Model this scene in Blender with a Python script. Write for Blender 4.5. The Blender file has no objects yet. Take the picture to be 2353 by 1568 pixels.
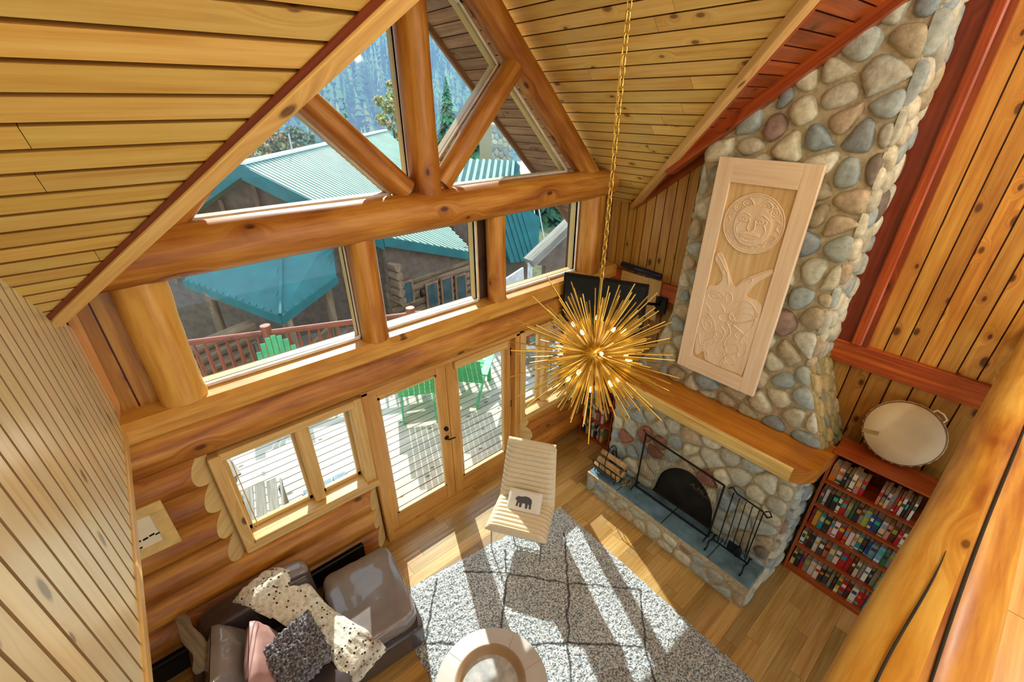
import bpy, math, random
from mathutils import Vector, Matrix, noise
R_ = random.Random(7)
rnd = R_.random
def U(a, b): return a + (b - a) * rnd()
V = Vector
SC = bpy.context.scene
COL = SC.collection

# ------------------------------------------------------------------ camera, world, sun, exposure
cam_d = bpy.data.cameras.new('camera')
cam = bpy.data.objects.new('camera', cam_d); COL.objects.link(cam); SC.camera = cam
rt = V((0.767971815, -0.640481186, -0.001772274))
dn = V((-0.306338880, -0.364884127, -0.879213322))
fw = V((0.562472917, 0.675753967, -0.476425014))
cam.matrix_world = Matrix(((rt.x, -dn.x, -fw.x, 0.0), (rt.y, -dn.y, -fw.y, -3.5), (rt.z, -dn.z, -fw.z, 4.326), (0, 0, 0, 1)))
cam_d.sensor_fit = 'HORIZONTAL'; cam_d.sensor_width = 36.0
cam_d.lens = 1012.54 / 2353 * 36.0
cam_d.clip_start = 0.02; cam_d.clip_end = 500
SC.view_settings.view_transform = 'Standard'; SC.view_settings.look = 'None'
SC.view_settings.gamma = 1.0; SC.view_settings.use_curve_mapping = False
SC.view_settings.exposure = 0.35
SC.cycles.max_bounces = 8; SC.cycles.transparent_max_bounces = 16
SC.cycles.diffuse_bounces = 5
w = bpy.data.worlds.new('world'); SC.world = w; w.use_nodes = True
bg = w.node_tree.nodes['Background']
bg.inputs[0].default_value = (0.74, 0.87, 1.0, 1); bg.inputs[1].default_value = 1.6
sd = bpy.data.lights.new('sun', 'SUN'); sun = bpy.data.objects.new('sun', sd); COL.objects.link(sun)
sd.energy = 5.5; sd.angle = math.radians(0.6); sd.color = (1.0, 0.95, 0.85)
sdir = V((-0.393, -1.0, -0.675))
sun.rotation_euler = sdir.to_track_quat('-Z', 'Y').to_euler(); sun.location = (6, 12, 12)
def fill_light(name, loc, energy, r=.12, color=(1, .97, .93)):
    d = bpy.data.lights.new(name, 'POINT'); d.energy = energy; d.shadow_soft_size = r; d.color = color
    o = bpy.data.objects.new(name, d); COL.objects.link(o); o.location = loc
for p_, e_ in (((.4, -4.6, 5.7), 45), ((2.2, -4.8, 5.9), 50), ((3.7, -5.0, 5.0), 72), ((2.0, -6.6, 4.6), 50)): fill_light('loft_fill', p_, e_, .05)  # unseen fill lights added behind the camera to brighten the room
for p_ in ((3.7, -5.2, 2.3), (1.4, -5.2, 2.3)): fill_light('hall_fill', p_, 14)  # unseen fill lights added under the loft, no fixtures there

# ------------------------------------------------------------------ helpers
def lin(h):
    h = h.lstrip('#'); c = []
    for i in (0, 2, 4):
        v = int(h[i:i+2], 16) / 255
        c.append(v / 12.92 if v < .04045 else ((v + .055) / 1.055) ** 2.4)
    return c
def tag(o, label=None, cat=None, group=None, kind=None):
    if label: o['label'] = label
    if cat: o['category'] = cat
    if group: o['group'] = group
    if kind: o['kind'] = kind
    return o
def thing(name, label, cat, loc=(0, 0, 0), rz=0, group=None):
    o = bpy.data.objects.new(name, None); COL.objects.link(o)
    o.location = loc; o.rotation_euler = (0, 0, rz); o.empty_display_size = .1
    tag(o, label, cat, group); return o

class MB:
    def __init__(s): s.v = []; s.f = []; s.uv = []; s.c = []; s.sm = []; s.mi = []
    def face(s, idx, uv, sm=False, mi=0): s.f.append(idx); s.uv.append(uv); s.sm.append(sm); s.mi.append(mi)
    def vert(s, p, c): s.v.append((p[0], p[1], p[2])); s.c.append(c); return len(s.v) - 1
    def obox(s, o, ax, ay, az, col=(1, 1, 1), g=None, mi=0, bev=0.0, taper=None):
        """o centre, ax ay az half vectors, g = axis of the grain (0..2)"""
        o, ax, ay, az = V(o), V(ax), V(ay), V(az); A = (ax, ay, az); L = [a.length for a in A]
        if g is None: g = L.index(max(L))
        b = min(bev, .45 * min(L)) if bev else 0
        ou, ov = rnd() * 20, rnd() * 20
        def P(x, y, z): return o + ax * x + ay * y + az * z
        if not b:
            ids = [s.vert(P(x, y, z), col) for x in (-1, 1) for y in (-1, 1) for z in (-1, 1)]
            def I(x, y, z): return ids[(x > 0) * 4 + (y > 0) * 2 + (z > 0)]
            for n in range(3):
                a, c = [k for k in range(3) if k != n]
                for sg in (-1, 1):
                    q = []
                    for (p, r) in ((-1, -1), (1, -1), (1, 1), (-1, 1)):
                        t = [0, 0, 0]; t[n] = sg; t[a] = p; t[c] = r; q.append(tuple(t))
                    flip = (sg > 0) == (n == 1)
                    if flip: q.reverse()
                    uv = []
                    for t in q:
                        m = [t[k] * L[k] for k in range(3)]
                        if n == g: uv.append((ou + m[a], ov + m[c]))
                        else:
                            oth = a if c == g else c
                            uv.append((ou + m[g], ov + m[oth] + n * .7))
                    s.face([I(*t) for t in q], uv, False, mi)
            return s
        fr = [(l - b) / l if l > 0 else 1 for l in L]
        idx = {}
        for x in (-1, 1):
            for y in (-1, 1):
                for z in (-1, 1):
                    sg = (x, y, z)
                    for n in range(3):
                        t = [sg[k] * (1 if k == n else fr[k]) for k in range(3)]
                        idx[(sg, n)] = s.vert(P(*t), col)
        def uvof(sg, n, pl):
            t = [sg[k] * L[k] for k in range(3)]
            oth = [k for k in range(3) if k != g and k != pl]
            if pl == g: oo = [k for k in range(3) if k != g]; return (ou + t[oo[0]], ov + t[oo[1]])
            return (ou + t[g], ov + t[oth[0]] + pl * .7)
        for n in range(3):
            a, c = [k for k in range(3) if k != n]
            for sg in (-1, 1):
                q = []
                for (p, r) in ((-1, -1), (1, -1), (1, 1), (-1, 1)):
                    t = [0, 0, 0]; t[n] = sg; t[a] = p; t[c] = r; q.append(tuple(t))
                if (sg > 0) == (n == 1): q.reverse()
                s.face([idx[(t, n)] for t in q], [uvof(t, n, n) for t in q], False, mi)
        for n in range(3):
            a, c = [k for k in range(3) if k != n]
            for p in (-1, 1):
                for r in (-1, 1):
                    t0 = [0, 0, 0]; t0[a] = p; t0[c] = r; t0[n] = -1; t1 = list(t0); t1[n] = 1
                    t0, t1 = tuple(t0), tuple(t1)
                    q = [(t0, a), (t1, a), (t1, c), (t0, c)]
                    s.face([idx[k] for k in q], [uvof(k[0], 0, a) for k in q], False, mi)
        for x in (-1, 1):
            for y in (-1, 1):
                for z in (-1, 1):
                    t = (x, y, z); s.face([idx[(t, 0)], idx[(t, 1)], idx[(t, 2)]], [(ou, ov)] * 3, False, mi)
        return s
    def box(s, x0, x1, y0, y1, z0, z1, col=(1, 1, 1), g=None, mi=0, bev=0.0):
        return s.obox(((x0 + x1) / 2, (y0 + y1) / 2, (z0 + z1) / 2), (abs(x1 - x0) / 2, 0, 0), (0, abs(y1 - y0) / 2, 0), (0, 0, abs(z1 - z0) / 2), col, g, mi, bev)
    def tube(s, pts, rad, seg=10, col=(1, 1, 1), caps=True, mi=0, wob=0.0, flat=None, up=None, smooth=True, vs=1.0):
        """sweep along pts; rad number or list; wob = relative radius noise"""
        pts = [V(p) for p in pts]; n = len(pts)
        if not isinstance(rad, (list, tuple)): rad = [rad] * n
        ou, ov = rnd() * 20, rnd() * 20; nz = rnd() * 100
        rings = []; u = 0; prev = None; us = []
        for i, p in enumerate(pts):
            d = (pts[min(i + 1, n - 1)] - pts[max(i - 1, 0)])
            if d.length < 1e-9: d = V((0, 0, 1))
            d.normalize()
            if prev is None:
                ref = V(up) if up else (V((0, 0, 1)) if abs(d.z) < .9 else V((1, 0, 0)))
                a = ref - d * ref.dot(d); a.normalize()
            else:
                a = prev - d * prev.dot(d); a.normalize()
            prev = a; b = d.cross(a)
            if i: u += (pts[i] - pts[i - 1]).length
            us.append(u); ring = []
            for k in range(seg):
                t = 2 * math.pi * k / seg; r = rad[i]
                if wob: r *= 1 + wob * noise.noise(V((math.cos(t) * 1.2 + nz, math.sin(t) * 1.2, u * 1.3))) + .3 * wob * noise.noise(V((math.cos(t) * 4 + nz, math.sin(t) * 4, u * 6)))
                fa = flat if flat else 1
                ring.append(s.vert(p + a * (math.cos(t) * r) + b * (math.sin(t) * r * fa), col))
            rings.append(ring)
        rm = max(rad)
        for i in range(n - 1):
            for k in range(seg):
                k2 = (k + 1) % seg; v0 = 2 * math.pi * k / seg * rm * vs; v1 = 2 * math.pi * (k + 1) / seg * rm * vs
                s.face([rings[i][k], rings[i][k2], rings[i + 1][k2], rings[i + 1][k]],
                       [(ou + us[i], ov + v0), (ou + us[i], ov + v1), (ou + us[i + 1], ov + v1), (ou + us[i + 1], ov + v0)], smooth, mi)
        if caps:
            for i, rev in ((0, True), (n - 1, False)):
                ring = rings[i]; vv = [s.vert(s.v[q], col) for q in ring]
                uv = [(ou + math.cos(2 * math.pi * k / seg) * rad[i], ov + math.sin(2 * math.pi * k / seg) * rad[i]) for k in range(seg)]
                if rev: vv.reverse(); uv.reverse()
                s.face(vv, uv, False, mi)
        return s
    def log(s, p0, p1, r0, r1=None, seg=20, col=(1, 1, 1), wob=.05, step=.18, **k):
        p0, p1 = V(p0), V(p1); r1 = r1 or r0; n = max(2, int((p1 - p0).length / step) + 1)
        return s.tube([p0.lerp(p1, i / (n - 1)) for i in range(n)], [r0 + (r1 - r0) * i / (n - 1) for i in range(n)], seg, col, wob=wob, **k)
    def prism(s, poly, nrm, th, col=(1, 1, 1), udir=None, mi=0, smooth=False, sidecol=None):
        """extrude 3D polygon by nrm*th"""
        nrm = V(nrm).normalized(); poly = [V(p) for p in poly]
        ud = V(udir).normalized() if udir else (poly[1] - poly[0]).normalized(); vd = nrm.cross(ud)
        ou, ov = rnd() * 20, rnd() * 20
        a = [s.vert(p, col) for p in poly]; b = [s.vert(p + nrm * th, col) for p in poly]
        ar = V((0, 0, 0))
        for i in range(len(poly)): ar += poly[i].cross(poly[(i + 1) % len(poly)])
        pos = ar.dot(nrm) > 0
        uv = [(ou + p.dot(ud), ov + p.dot(vd)) for p in poly]
        if pos: s.face(b, uv, smooth, mi); s.face(a[::-1], uv[::-1], smooth, mi)
        else: s.face(b[::-1], uv[::-1], smooth, mi); s.face(a, uv, smooth, mi)
        n = len(poly)
        if sidecol: a = [s.vert(p, sidecol) for p in poly]; b = [s.vert(p + nrm * th, sidecol) for p in poly]
        for i in range(n):
            j = (i + 1) % n; q = [a[i], a[j], b[j], b[i]]
            e = [uv[i], uv[j], (uv[j][0], uv[j][1] + th), (uv[i][0], uv[i][1] + th)]
            if not pos: q.reverse(); e.reverse()
            s.face(q, e, smooth, mi)
        return s
    def lathe(s, prof, cen, seg=32, col=(1, 1, 1), axis=(0, 0, 1), mi=0, smooth=True):
        ax = V(axis).normalized(); ref = V((1, 0, 0)) if abs(ax.x) < .9 else V((0, 1, 0))
        a = (ref - ax * ref.dot(ax)).normalized(); b = ax.cross(a); cen = V(cen); rings = []
        for (r, h) in prof:
            rings.append([s.vert(cen + ax * h + a * (math.cos(2 * math.pi * k / seg) * r) + b * (math.sin(2 * math.pi * k / seg) * r), col) for k in range(seg)])
        for i in range(len(prof) - 1):
            for k in range(seg):
                k2 = (k + 1) % seg
                q = [rings[i][k], rings[i][k2], rings[i + 1][k2], rings[i + 1][k]]
                r0, r1 = prof[i][0], prof[i + 1][0]
                t0, t1 = 2 * math.pi * k / seg, 2 * math.pi * (k + 1) / seg
                s.face(q, [(r0 * math.cos(t0), r0 * math.sin(t0)), (r0 * math.cos(t1), r0 * math.sin(t1)), (r1 * math.cos(t1), r1 * math.sin(t1)), (r1 * math.cos(t0), r1 * math.sin(t0))], smooth, mi)
        return s
    def grid(s, fn, nu, nv, col=(1, 1, 1), mi=0, closed=False, uvs=(1, 1), cf=None):
        ids = []
        for i in range(nu + 1):
            row = []
            for j in range(nv + 1):
                p = fn(i / nu, j / nv); row.append(s.vert(p, cf(i / nu, j / nv) if cf else col))
            ids.append(row)
        for i in range(nu):
            for j in range(nv):
                s.face([ids[i][j], ids[i + 1][j], ids[i + 1][j + 1], ids[i][j + 1]],
                       [(i / nu * uvs[0], j / nv * uvs[1]), ((i + 1) / nu * uvs[0], j / nv * uvs[1]), ((i + 1) / nu * uvs[0], (j + 1) / nv * uvs[1]), (i / nu * uvs[0], (j + 1) / nv * uvs[1])], True, mi)
        return s
    def cushion(s, cen, ax, ay, az, n=14, pw=.35, col=(1, 1, 1), mi=0, wr=0.0, pinch=.0, edge=0.15):
        """pillow: two grids; az = half thickness vector"""
        cen, ax, ay, az = V(cen), V(ax), V(ay), V(az); sd_ = rnd() * 50
        for sg in (1, -1):
            def fn(u, v, sg=sg):
                x = u * 2 - 1; y = v * 2 - 1
                h = max(0, (1 - x * x)) ** pw * max(0, (1 - y * y)) ** pw
                h = h * (1 - edge) + edge
                k = 1 - pinch * (abs(x) ** 2) * (1 - abs(y)) * .5; k2 = 1 - pinch * (abs(y) ** 2) * (1 - abs(x)) * .5
                wv = wr * noise.noise(V((x * 3 + sd_, y * 3, sg))) + wr * .5 * noise.noise(V((x * 9 + sd_, y * 5, sg)))
                hh = sg * (h + wv * h)
                if abs(x) > .999 or abs(y) > .999: hh = sg * edge * .2
                return cen + ax * (x * k2) + ay * (y * k) + az * hh
            if sg > 0: s.grid(fn, n, n, col, mi)
            else: s.grid(lambda u, v: fn(1 - u, v), n, n, col, mi)
        return s
    def build(s, name, mats, parent=None, kind=None, label=None):
        me = bpy.data.meshes.new(name); me.from_pydata(s.v, [], s.f); me.validate(clean_customdata=False) if False else None
        if not isinstance(mats, (list, tuple)): mats = [mats]
        for m in mats: me.materials.append(m)
        uvl = me.uv_layers.new(name='UVMap'); fl = [0.0] * (len(me.loops) * 2); k = 0
        for u in s.uv:
            for (a, b) in u: fl[k] = a; fl[k + 1] = b; k += 2
        uvl.data.foreach_set('uv', fl)
        ca = me.color_attributes.new('col', 'FLOAT_COLOR', 'POINT'); fl = []
        for c in s.c: fl.extend((c[0], c[1], c[2], 1.0))
        ca.data.foreach_set('color', fl)
        me.polygons.foreach_set('use_smooth', s.sm); me.polygons.foreach_set('material_index', s.mi)
        me.update()
        o = bpy.data.objects.new(name, me); COL.objects.link(o)
        if parent: o.parent = parent
        if kind: o['kind'] = kind
        if label: o['label'] = label
        return o
def struct(name, mb, m, parent=None): return mb.build(name, m, parent, kind=None if parent else 'structure')
def clip(poly, n, d):
    """keep n.p <= d (2D)"""
    out = []; m = len(poly)
    for i in range(m):
        a, b = poly[i], poly[(i + 1) % m]
        da = a[0] * n[0] + a[1] * n[1] - d; db = b[0] * n[0] + b[1] * n[1] - d
        if da <= 0: out.append(a)
        if (da < 0 < db) or (db < 0 < da):
            t = da / (da - db); out.append((a[0] + (b[0] - a[0]) * t, a[1] + (b[1] - a[1]) * t))
    return out
def planks(mb, poly, udir, nrm, width, th, gap=.010, cols=(0.85, 1.1), lens=None, bev=True, off=0.0, back=True, backcol=(.25, .2, .2), tint=.04, groove=.4):
    """boards filling a planar convex 3D polygon; nrm = side seen; boards run along udir"""
    nrm = V(nrm).normalized(); ud = V(udir).normalized(); vd = nrm.cross(ud); o = V(poly[0])
    p2 = [((V(p) - o).dot(ud), (V(p) - o).dot(vd)) for p in poly]
    vmin, vmax = min(p[1] for p in p2), max(p[1] for p in p2); umin, umax = min(p[0] for p in p2), max(p[0] for p in p2)
    k = math.floor((vmin - off) / width)
    while off + k * width < vmax:
        v0, v1 = off + k * width, off + (k + 1) * width; k += 1
        st = clip(clip(p2, (0, -1), -(v0 + gap / 2)), (0, 1), v1 - gap / 2)
        if len(st) < 3: continue
        cuts = [umin - 1]
        if lens:
            u = umin - rnd() * lens[1]
            while u < umax: cuts.append(u); u += U(*lens)
        cuts.append(umax + 1)
        for a, b in zip(cuts[:-1], cuts[1:]):
            q = clip(clip(st, (-1, 0), -(a + (.001 if lens else 0))), (1, 0), b - (.001 if lens else 0))
            if len(q) < 3: continue
            t = U(*cols); c = (t * U(1 - tint, 1 + tint), t, t * U(1 - tint * 2, 1 + tint * 2))
            mb.prism([o + ud * x + vd * y - nrm * th for x, y in q], nrm, th, c, ud, sidecol=(c[0] * groove, c[1] * groove * .7, c[2] * groove * .5))
    if back: mb.prism([V(p) - nrm * (th + .01) for p in poly], nrm, .012, backcol, ud)
    return mb

# ------------------------------------------------------------------ materials
def newmat(name):
    m = bpy.data.materials.new(name); m.use_nodes = True; nt = m.node_tree
    return m, nt, nt.nodes['Principled BSDF']
class N:
    def __init__(s, nt): s.nt = nt
    def __call__(s, t, **k):
        n = s.nt.nodes.new(t)
        for a, b in k.items():
            if a.startswith('i_'):
                key = a[2:]; n.inputs[int(key) if key.isdigit() else key.replace('_', ' ')].default_value = b
            else: setattr(n, a, b)
        return n
    def link(s, a, b): s.nt.links.new(a, b)
    def math(s, op, a, b=None, clamp=False):
        n = s.nt.nodes.new('ShaderNodeMath'); n.operation = op; n.use_clamp = clamp
        for i, x in enumerate((a, b)):
            if x is None: continue
            if isinstance(x, (int, float)): n.inputs[i].default_value = x
            else: s.link(x, n.inputs[i])
        return n.outputs[0]
    def ramp(s, fac, stops):
        n = s.nt.nodes.new('ShaderNodeValToRGB'); e = n.color_ramp.elements
        while len(e) < len(stops): e.new(.5)
        for i, (p, c) in enumerate(stops): e[i].position = p; e[i].color = (*c[:3], 1)
        s.link(fac, n.inputs[0]); return n.outputs[0]
    def mix(s, fac, a, b, typ='MIX'):
        n = s.nt.nodes.new('ShaderNodeMix'); n.data_type = 'RGBA'; n.blend_type = typ
        for i, x in ((0, fac), (6, a), (7, b)):
            if isinstance(x, (int, float)): n.inputs[i].default_value = x
            elif isinstance(x, (list, tuple)): n.inputs[i].default_value = (*x[:3], 1)
            else: s.link(x, n.inputs[i])
        return n.outputs[2]
    def map(s, vec, sc=(1, 1, 1), loc=(0, 0, 0)):
        n = s.nt.nodes.new('ShaderNodeMapping'); n.inputs['Scale'].default_value = sc; n.inputs['Location'].default_value = loc
        s.link(vec, n.inputs[0]); return n.outputs[0]
def yel(h, k=1.0):
    r, g, b = lin(h); return (r * (1 - .05 * k), g * (1 + .02 * k), b * (1 - .14 * k))
def wood(name, light, mid, dark, knots=1.0, ks=2.6, rough=.42, grain=1.0, coat=.25, knotc='#4A2008', streak=.5, kden=.45, sh=1.0):
    m, nt, bs = newmat(name); n = N(nt)
    uv = n('ShaderNodeUVMap', uv_map='UVMap').outputs[0]
    att = n('ShaderNodeAttribute', attribute_name='col').outputs[0]
    vor = n('ShaderNodeTexVoronoi', voronoi_dimensions='2D', feature='F1'); n.link(n.map(uv, (ks * .7, ks * 1.3, 1)), vor.inputs['Vector']); vor.inputs['Scale'].default_value = 1.0
    sx = n('ShaderNodeSeparateColor'); n.link(vor.outputs['Color'], sx.inputs[0])
    has = n.math('LESS_THAN', sx.outputs[0], min(1, kden * 1.45 * knots))
    # grain bends around knots
    near = n.math('MULTIPLY', n.math('MULTIPLY', n.math('SUBTRACT', .22, vor.outputs['Distance'], True), has), .5)
    su = n('ShaderNodeSeparateXYZ'); n.link(uv, su.inputs[0])
    vv = n.math('ADD', su.outputs[1], near)
    cv = n('ShaderNodeCombineXYZ'); n.link(su.outputs[0], cv.inputs[0]); n.link(vv, cv.inputs[1])
    g1 = n('ShaderNodeTexNoise', noise_dimensions='2D'); n.link(n.map(cv.outputs[0], (1.6, 34 * grain, 1)), g1.inputs['Vector']); g1.inputs['Scale'].default_value = 1.0; g1.inputs['Detail'].default_value = 5; g1.inputs['Roughness'].default_value = .6
    g2 = n('ShaderNodeTexNoise', noise_dimensions='2D'); n.link(n.map(cv.outputs[0], (.7, 7 * grain, 1)), g2.inputs['Vector']); g2.inputs['Scale'].default_value = 1.0; g2.inputs['Detail'].default_value = 3; g2.inputs['Distortion'].default_value = .6
    g3 = n('ShaderNodeTexNoise', noise_dimensions='2D'); n.link(n.map(cv.outputs[0], (2.3, 3.1, 1)), g3.inputs['Vector']); g3.inputs['Scale'].default_value = 1.0; g3.inputs['Detail'].default_value = 3
    f = n.math('ADD', n.math('MULTIPLY', g1.outputs[0], .42), n.math('ADD', n.math('MULTIPLY', g2.outputs[0], streak * .8), n.math('MULTIPLY', g3.outputs[0], .12)))
    f = n.math('SUBTRACT', f, (.42 + streak * .8 + .12) / 2 - .5)
    base = n.ramp(f, [(.33, yel(dark, sh)), (.5, yel(mid, sh)), (.66, yel(light, sh))])
    kr = n.math('MULTIPLY', n.math('SUBTRACT', 1.0, n.math('DIVIDE', vor.outputs['Distance'], n.math('ADD', .016 * ks, n.math('MULTIPLY', sx.outputs[1], .022 * ks)))), has, True)
    kr = n.math('MULTIPLY', n.math('MULTIPLY', kr, 2.2, True), n.math('ADD', .5, g1.outputs[0]), True)
    halo = n.math('MULTIPLY', n.math('MULTIPLY', n.math('SUBTRACT', 1.0, n.math('DIVIDE', vor.outputs['Distance'], .055 * ks), True), has), .6, True)
    base = n.mix(halo, base, yel(dark, sh)); base = n.mix(n.math('MULTIPLY', kr, .85), base, lin(knotc))
    base = n.mix(1.0, base, att, 'MULTIPLY')
    n.link(base, bs.inputs['Base Color']); bs.inputs['Roughness'].default_value = rough
    bs.inputs['Coat Weight'].default_value = coat; bs.inputs['Coat Roughness'].default_value = .25
    b = n('ShaderNodeBump'); b.inputs['Strength'].default_value = .12; b.inputs['Distance'].default_value = .01
    n.link(f, b.inputs['Height']); n.link(b.outputs[0], bs.inputs['Normal'])
    return m
def plain(name, c, rough=.5, metal=0.0, spec=.5, coat=0.0, nscale=0, nvar=.15, bump=0.0, sheen=0.0, useatt=False, emis=None, es=0):
    m, nt, bs = newmat(name); n = N(nt); col = lin(c) if isinstance(c, str) else c
    bs.inputs['Roughness'].default_value = rough; bs.inputs['Metallic'].default_value = metal
    bs.inputs['Specular IOR Level'].default_value = spec; bs.inputs['Coat Weight'].default_value = coat
    bs.inputs['Sheen Weight'].default_value = sheen
    src = None
    nscale = nscale or 12
    tc = n('ShaderNodeTexCoord').outputs['Object']
    nz = n('ShaderNodeTexNoise'); n.link(tc, nz.inputs['Vector']); nz.inputs['Scale'].default_value = nscale; nz.inputs['Detail'].default_value = 4
    d = [x * (1 - nvar) for x in col]; l = [min(1, x * (1 + nvar)) for x in col]
    src = n.ramp(nz.outputs[0], [(.3, d), (.7, l)])
    if bump:
        b = n('ShaderNodeBump'); b.inputs['Strength'].default_value = bump; b.inputs['Distance'].default_value = .01
        n.link(nz.outputs[0], b.inputs['Height']); n.link(b.outputs[0], bs.inputs['Normal'])
    if useatt: src = n.mix(1.0, src, n('ShaderNodeAttribute', attribute_name='col').outputs[0], 'MULTIPLY')
    n.link(src, bs.inputs['Base Color'])
    if emis: bs.inputs['Emission Color'].default_value = (*lin(emis), 1); bs.inputs['Emission Strength'].default_value = es
    return m
def colmat(name, rough=.5, nscale=18, nvar=.3, bump=.3, coat=0.0, spots=0.0):
    """colour from attribute with speckle"""
    m, nt, bs = newmat(name); n = N(nt); tc = n('ShaderNodeTexCoord').outputs['Object']
    nz = n('ShaderNodeTexNoise'); n.link(tc, nz.inputs['Vector']); nz.inputs['Scale'].default_value = nscale; nz.inputs['Detail'].default_value = 6; nz.inputs['Roughness'].default_value = .65
    sp = n.ramp(nz.outputs[0], [(.3, (1 - nvar,) * 3), (.7, (1 + nvar,) * 3)])
    c = n.mix(1.0, n('ShaderNodeAttribute', attribute_name='col').outputs[0], sp, 'MULTIPLY')
    n.link(c, bs.inputs['Base Color']); bs.inputs['Roughness'].default_value = rough; bs.inputs['Coat Weight'].default_value = coat
    if bump:
        b = n('ShaderNodeBump'); b.inputs['Strength'].default_value = bump; b.inputs['Distance'].default_value = .02
        n.link(nz.outputs[0], b.inputs['Height']); n.link(b.outputs[0], bs.inputs['Normal'])
    return m
def glassmat(name, tint=(.93, .97, .98), gl=.06):
    m = bpy.data.materials.new(name); m.use_nodes = True; nt = m.node_tree; n = N(nt); nt.nodes.clear()
    out = n('ShaderNodeOutputMaterial'); t = n('ShaderNodeBsdfTransparent'); t.inputs[0].default_value = (*tint, 1)
    g = n('ShaderNodeBsdfGlossy'); g.inputs['Roughness'].default_value = .02
    fr = n('ShaderNodeFresnel'); ge = n('ShaderNodeNewGeometry'); n.link(n.math('SUBTRACT', 1.35, n.math('MULTIPLY', ge.outputs['Backfacing'], 1.35 - 1 / 1.35)), fr.inputs[0])
    mx = n('ShaderNodeMixShader'); n.link(n.math('MULTIPLY', fr.outputs[0], .9), mx.inputs[0]); n.link(t.outputs[0], mx.inputs[1]); n.link(g.outputs[0], mx.inputs[2])
    n.link(mx.outputs[0], out.inputs[0]); return m
M = {}
M['ceil'] = wood('pine_ceiling', '#F8DC98', '#EFC878', '#D8A452', ks=2.0, knotc='#6A4A35', kden=.5, streak=.35)
M['ceil_r'] = wood('pine_ceiling_bright', '#FADF9C', '#F2CE80', '#D6A456', ks=2.8, knotc='#6B4526', kden=.55, streak=.35)
M['soffit_in'] = wood('red_cedar_boards', '#BE6426', '#9C4715', '#6E2A0A', ks=2.4, streak=.45)
M['paleboard'] = wood('pale_pine_boards', '#FBF4E0', '#F5EAD0', '#E2D0AA', ks=2.4, knotc='#6C6358', kden=.5, streak=.35, coat=.5, rough=.36, sh=.8)
M['wallboard'] = wood('cedar_wall_boards', '#E0A650', '#CC8A3C', '#A8622A', ks=3.4, knotc='#3E1507', kden=.7, streak=.4)
M['wallboard_l'] = wood('pine_wall_boards', '#E8B868', '#D69E4E', '#B0752F', ks=3.2, knotc='#4A1C08', kden=.6, streak=.4)
M['log'] = wood('peeled_log', '#DC9E4A', '#BC762C', '#864210', ks=1.9, knotc='#35120A', kden=.55, streak=.6, grain=.55, coat=.1, rough=.5)
M['log_l'] = wood('pale_peeled_log', '#EDBC68', '#DC9F4C', '#B4742C', coat=.12, ks=1.8, knotc='#3E1A0C', kden=.4, streak=.5, grain=.5)
M['bigrail'] = wood('foreground_log', '#E4BC6A', '#C48C3A', '#8C4410', ks=1.4, knotc='#4A200C', kden=.6, streak=.62, grain=.42, coat=.15)
M['trim'] = wood('light_trim', '#EFCB94', '#E0B478', '#C89658', ks=1.2, kden=.2, streak=.3)
M['door'] = wood('fir_door', '#E6B26E', '#D69A56', '#BC7C3C', ks=1.0, kden=.15, streak=.35)
M['redtrim'] = wood('red_trim_boards', '#BE5A24', '#9A4016', '#6C260A', ks=1.4, kden=.25, streak=.4)
M['cutend'] = wood('cut_log_end', '#E6CDA4', '#D9B988', '#C29C68', ks=1.0, kden=0.0, streak=.3)
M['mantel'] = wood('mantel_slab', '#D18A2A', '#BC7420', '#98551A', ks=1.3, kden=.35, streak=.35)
M['mantelface'] = wood('rough_lit_mantel_face', '#F8E0A8', '#E8C480', '#C09450', ks=1.3, kden=.2, streak=.4, grain=1.6, rough=.7, coat=0)  # rough face, paler than the slab: window light put into its colour
M['floor'] = wood('oak_floor', '#E2BE88', '#D0A265', '#B28044', ks=1.6, kden=.12, streak=.4, coat=.35, rough=.35)
M['bookcase'] = wood('cherry_bookcase', '#C0622A', '#A84A1A', '#82320E', ks=1.0, kden=.0, streak=.35)
M['carve'] = wood('carved_panel_pine', '#F7E6CC', '#EFD9B8', '#DFC29A', ks=.8, kden=.0, streak=.3, coat=0, sh=0)
M['carve_d'] = wood('carved_panel_field', '#EBD2A0', '#DDBE88', '#C49E62', ks=.8, kden=.0, streak=.45, coat=0, sh=0)
M['deck'] = wood('weathered_deck', '#E8E4D6', '#D2CCBA', '#A9A08C', ks=2.2, knotc='#5E574C', kden=.5, rough=.8, coat=0, streak=.35, sh=0)
M['greywood'] = wood('grey_weathered_wood', '#A9A294', '#8A8375', '#6A6458', ks=1.4, kden=.2, rough=.8, coat=0, sh=0)
M['redrail'] = wood('red_stained_log', '#B86A4A', '#9A4E34', '#6F3322', ks=2, rough=.6, coat=0, sh=0)
M['oldlog'] = wood('weathered_log', '#A88C6E', '#84684E', '#5A4434', ks=1.6, rough=.8, coat=0, sh=0)
M['soffit'] = wood('outdoor_soffit', '#B08A6A', '#94694C', '#6E4A36', ks=2, rough=.7, coat=0, sh=0)
M['stone'] = colmat('river_stone', rough=.75, nscale=22, nvar=.28, bump=.35)
M['mortar'] = plain('mortar', '#B4A98A', .9, nscale=30, nvar=.25, bump=.5)
M['slate'] = plain('hearth_slate', '#5E7F90', .55, nscale=9, nvar=.35, bump=.15, useatt=True)
M['glass'] = glassmat('window_glass')
M['white'] = plain('white_window_strip', '#E9E6DC', .5)
M['black'] = plain('black_metal', '#101214', .45, metal=.4)
M['iron'] = plain('wrought_iron', '#17181A', .5, metal=.6)
M['soot'] = plain('sooty_firebox', '#1E1C17', .9, nscale=8, nvar=.5)
M['brass'] = plain('brass', '#E2C468', .28, metal=1.0, nvar=.06)
M['bulb'] = plain('warm_bulb', '#FFE2A8', .3, emis='#FFD27A', es=9)
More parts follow.
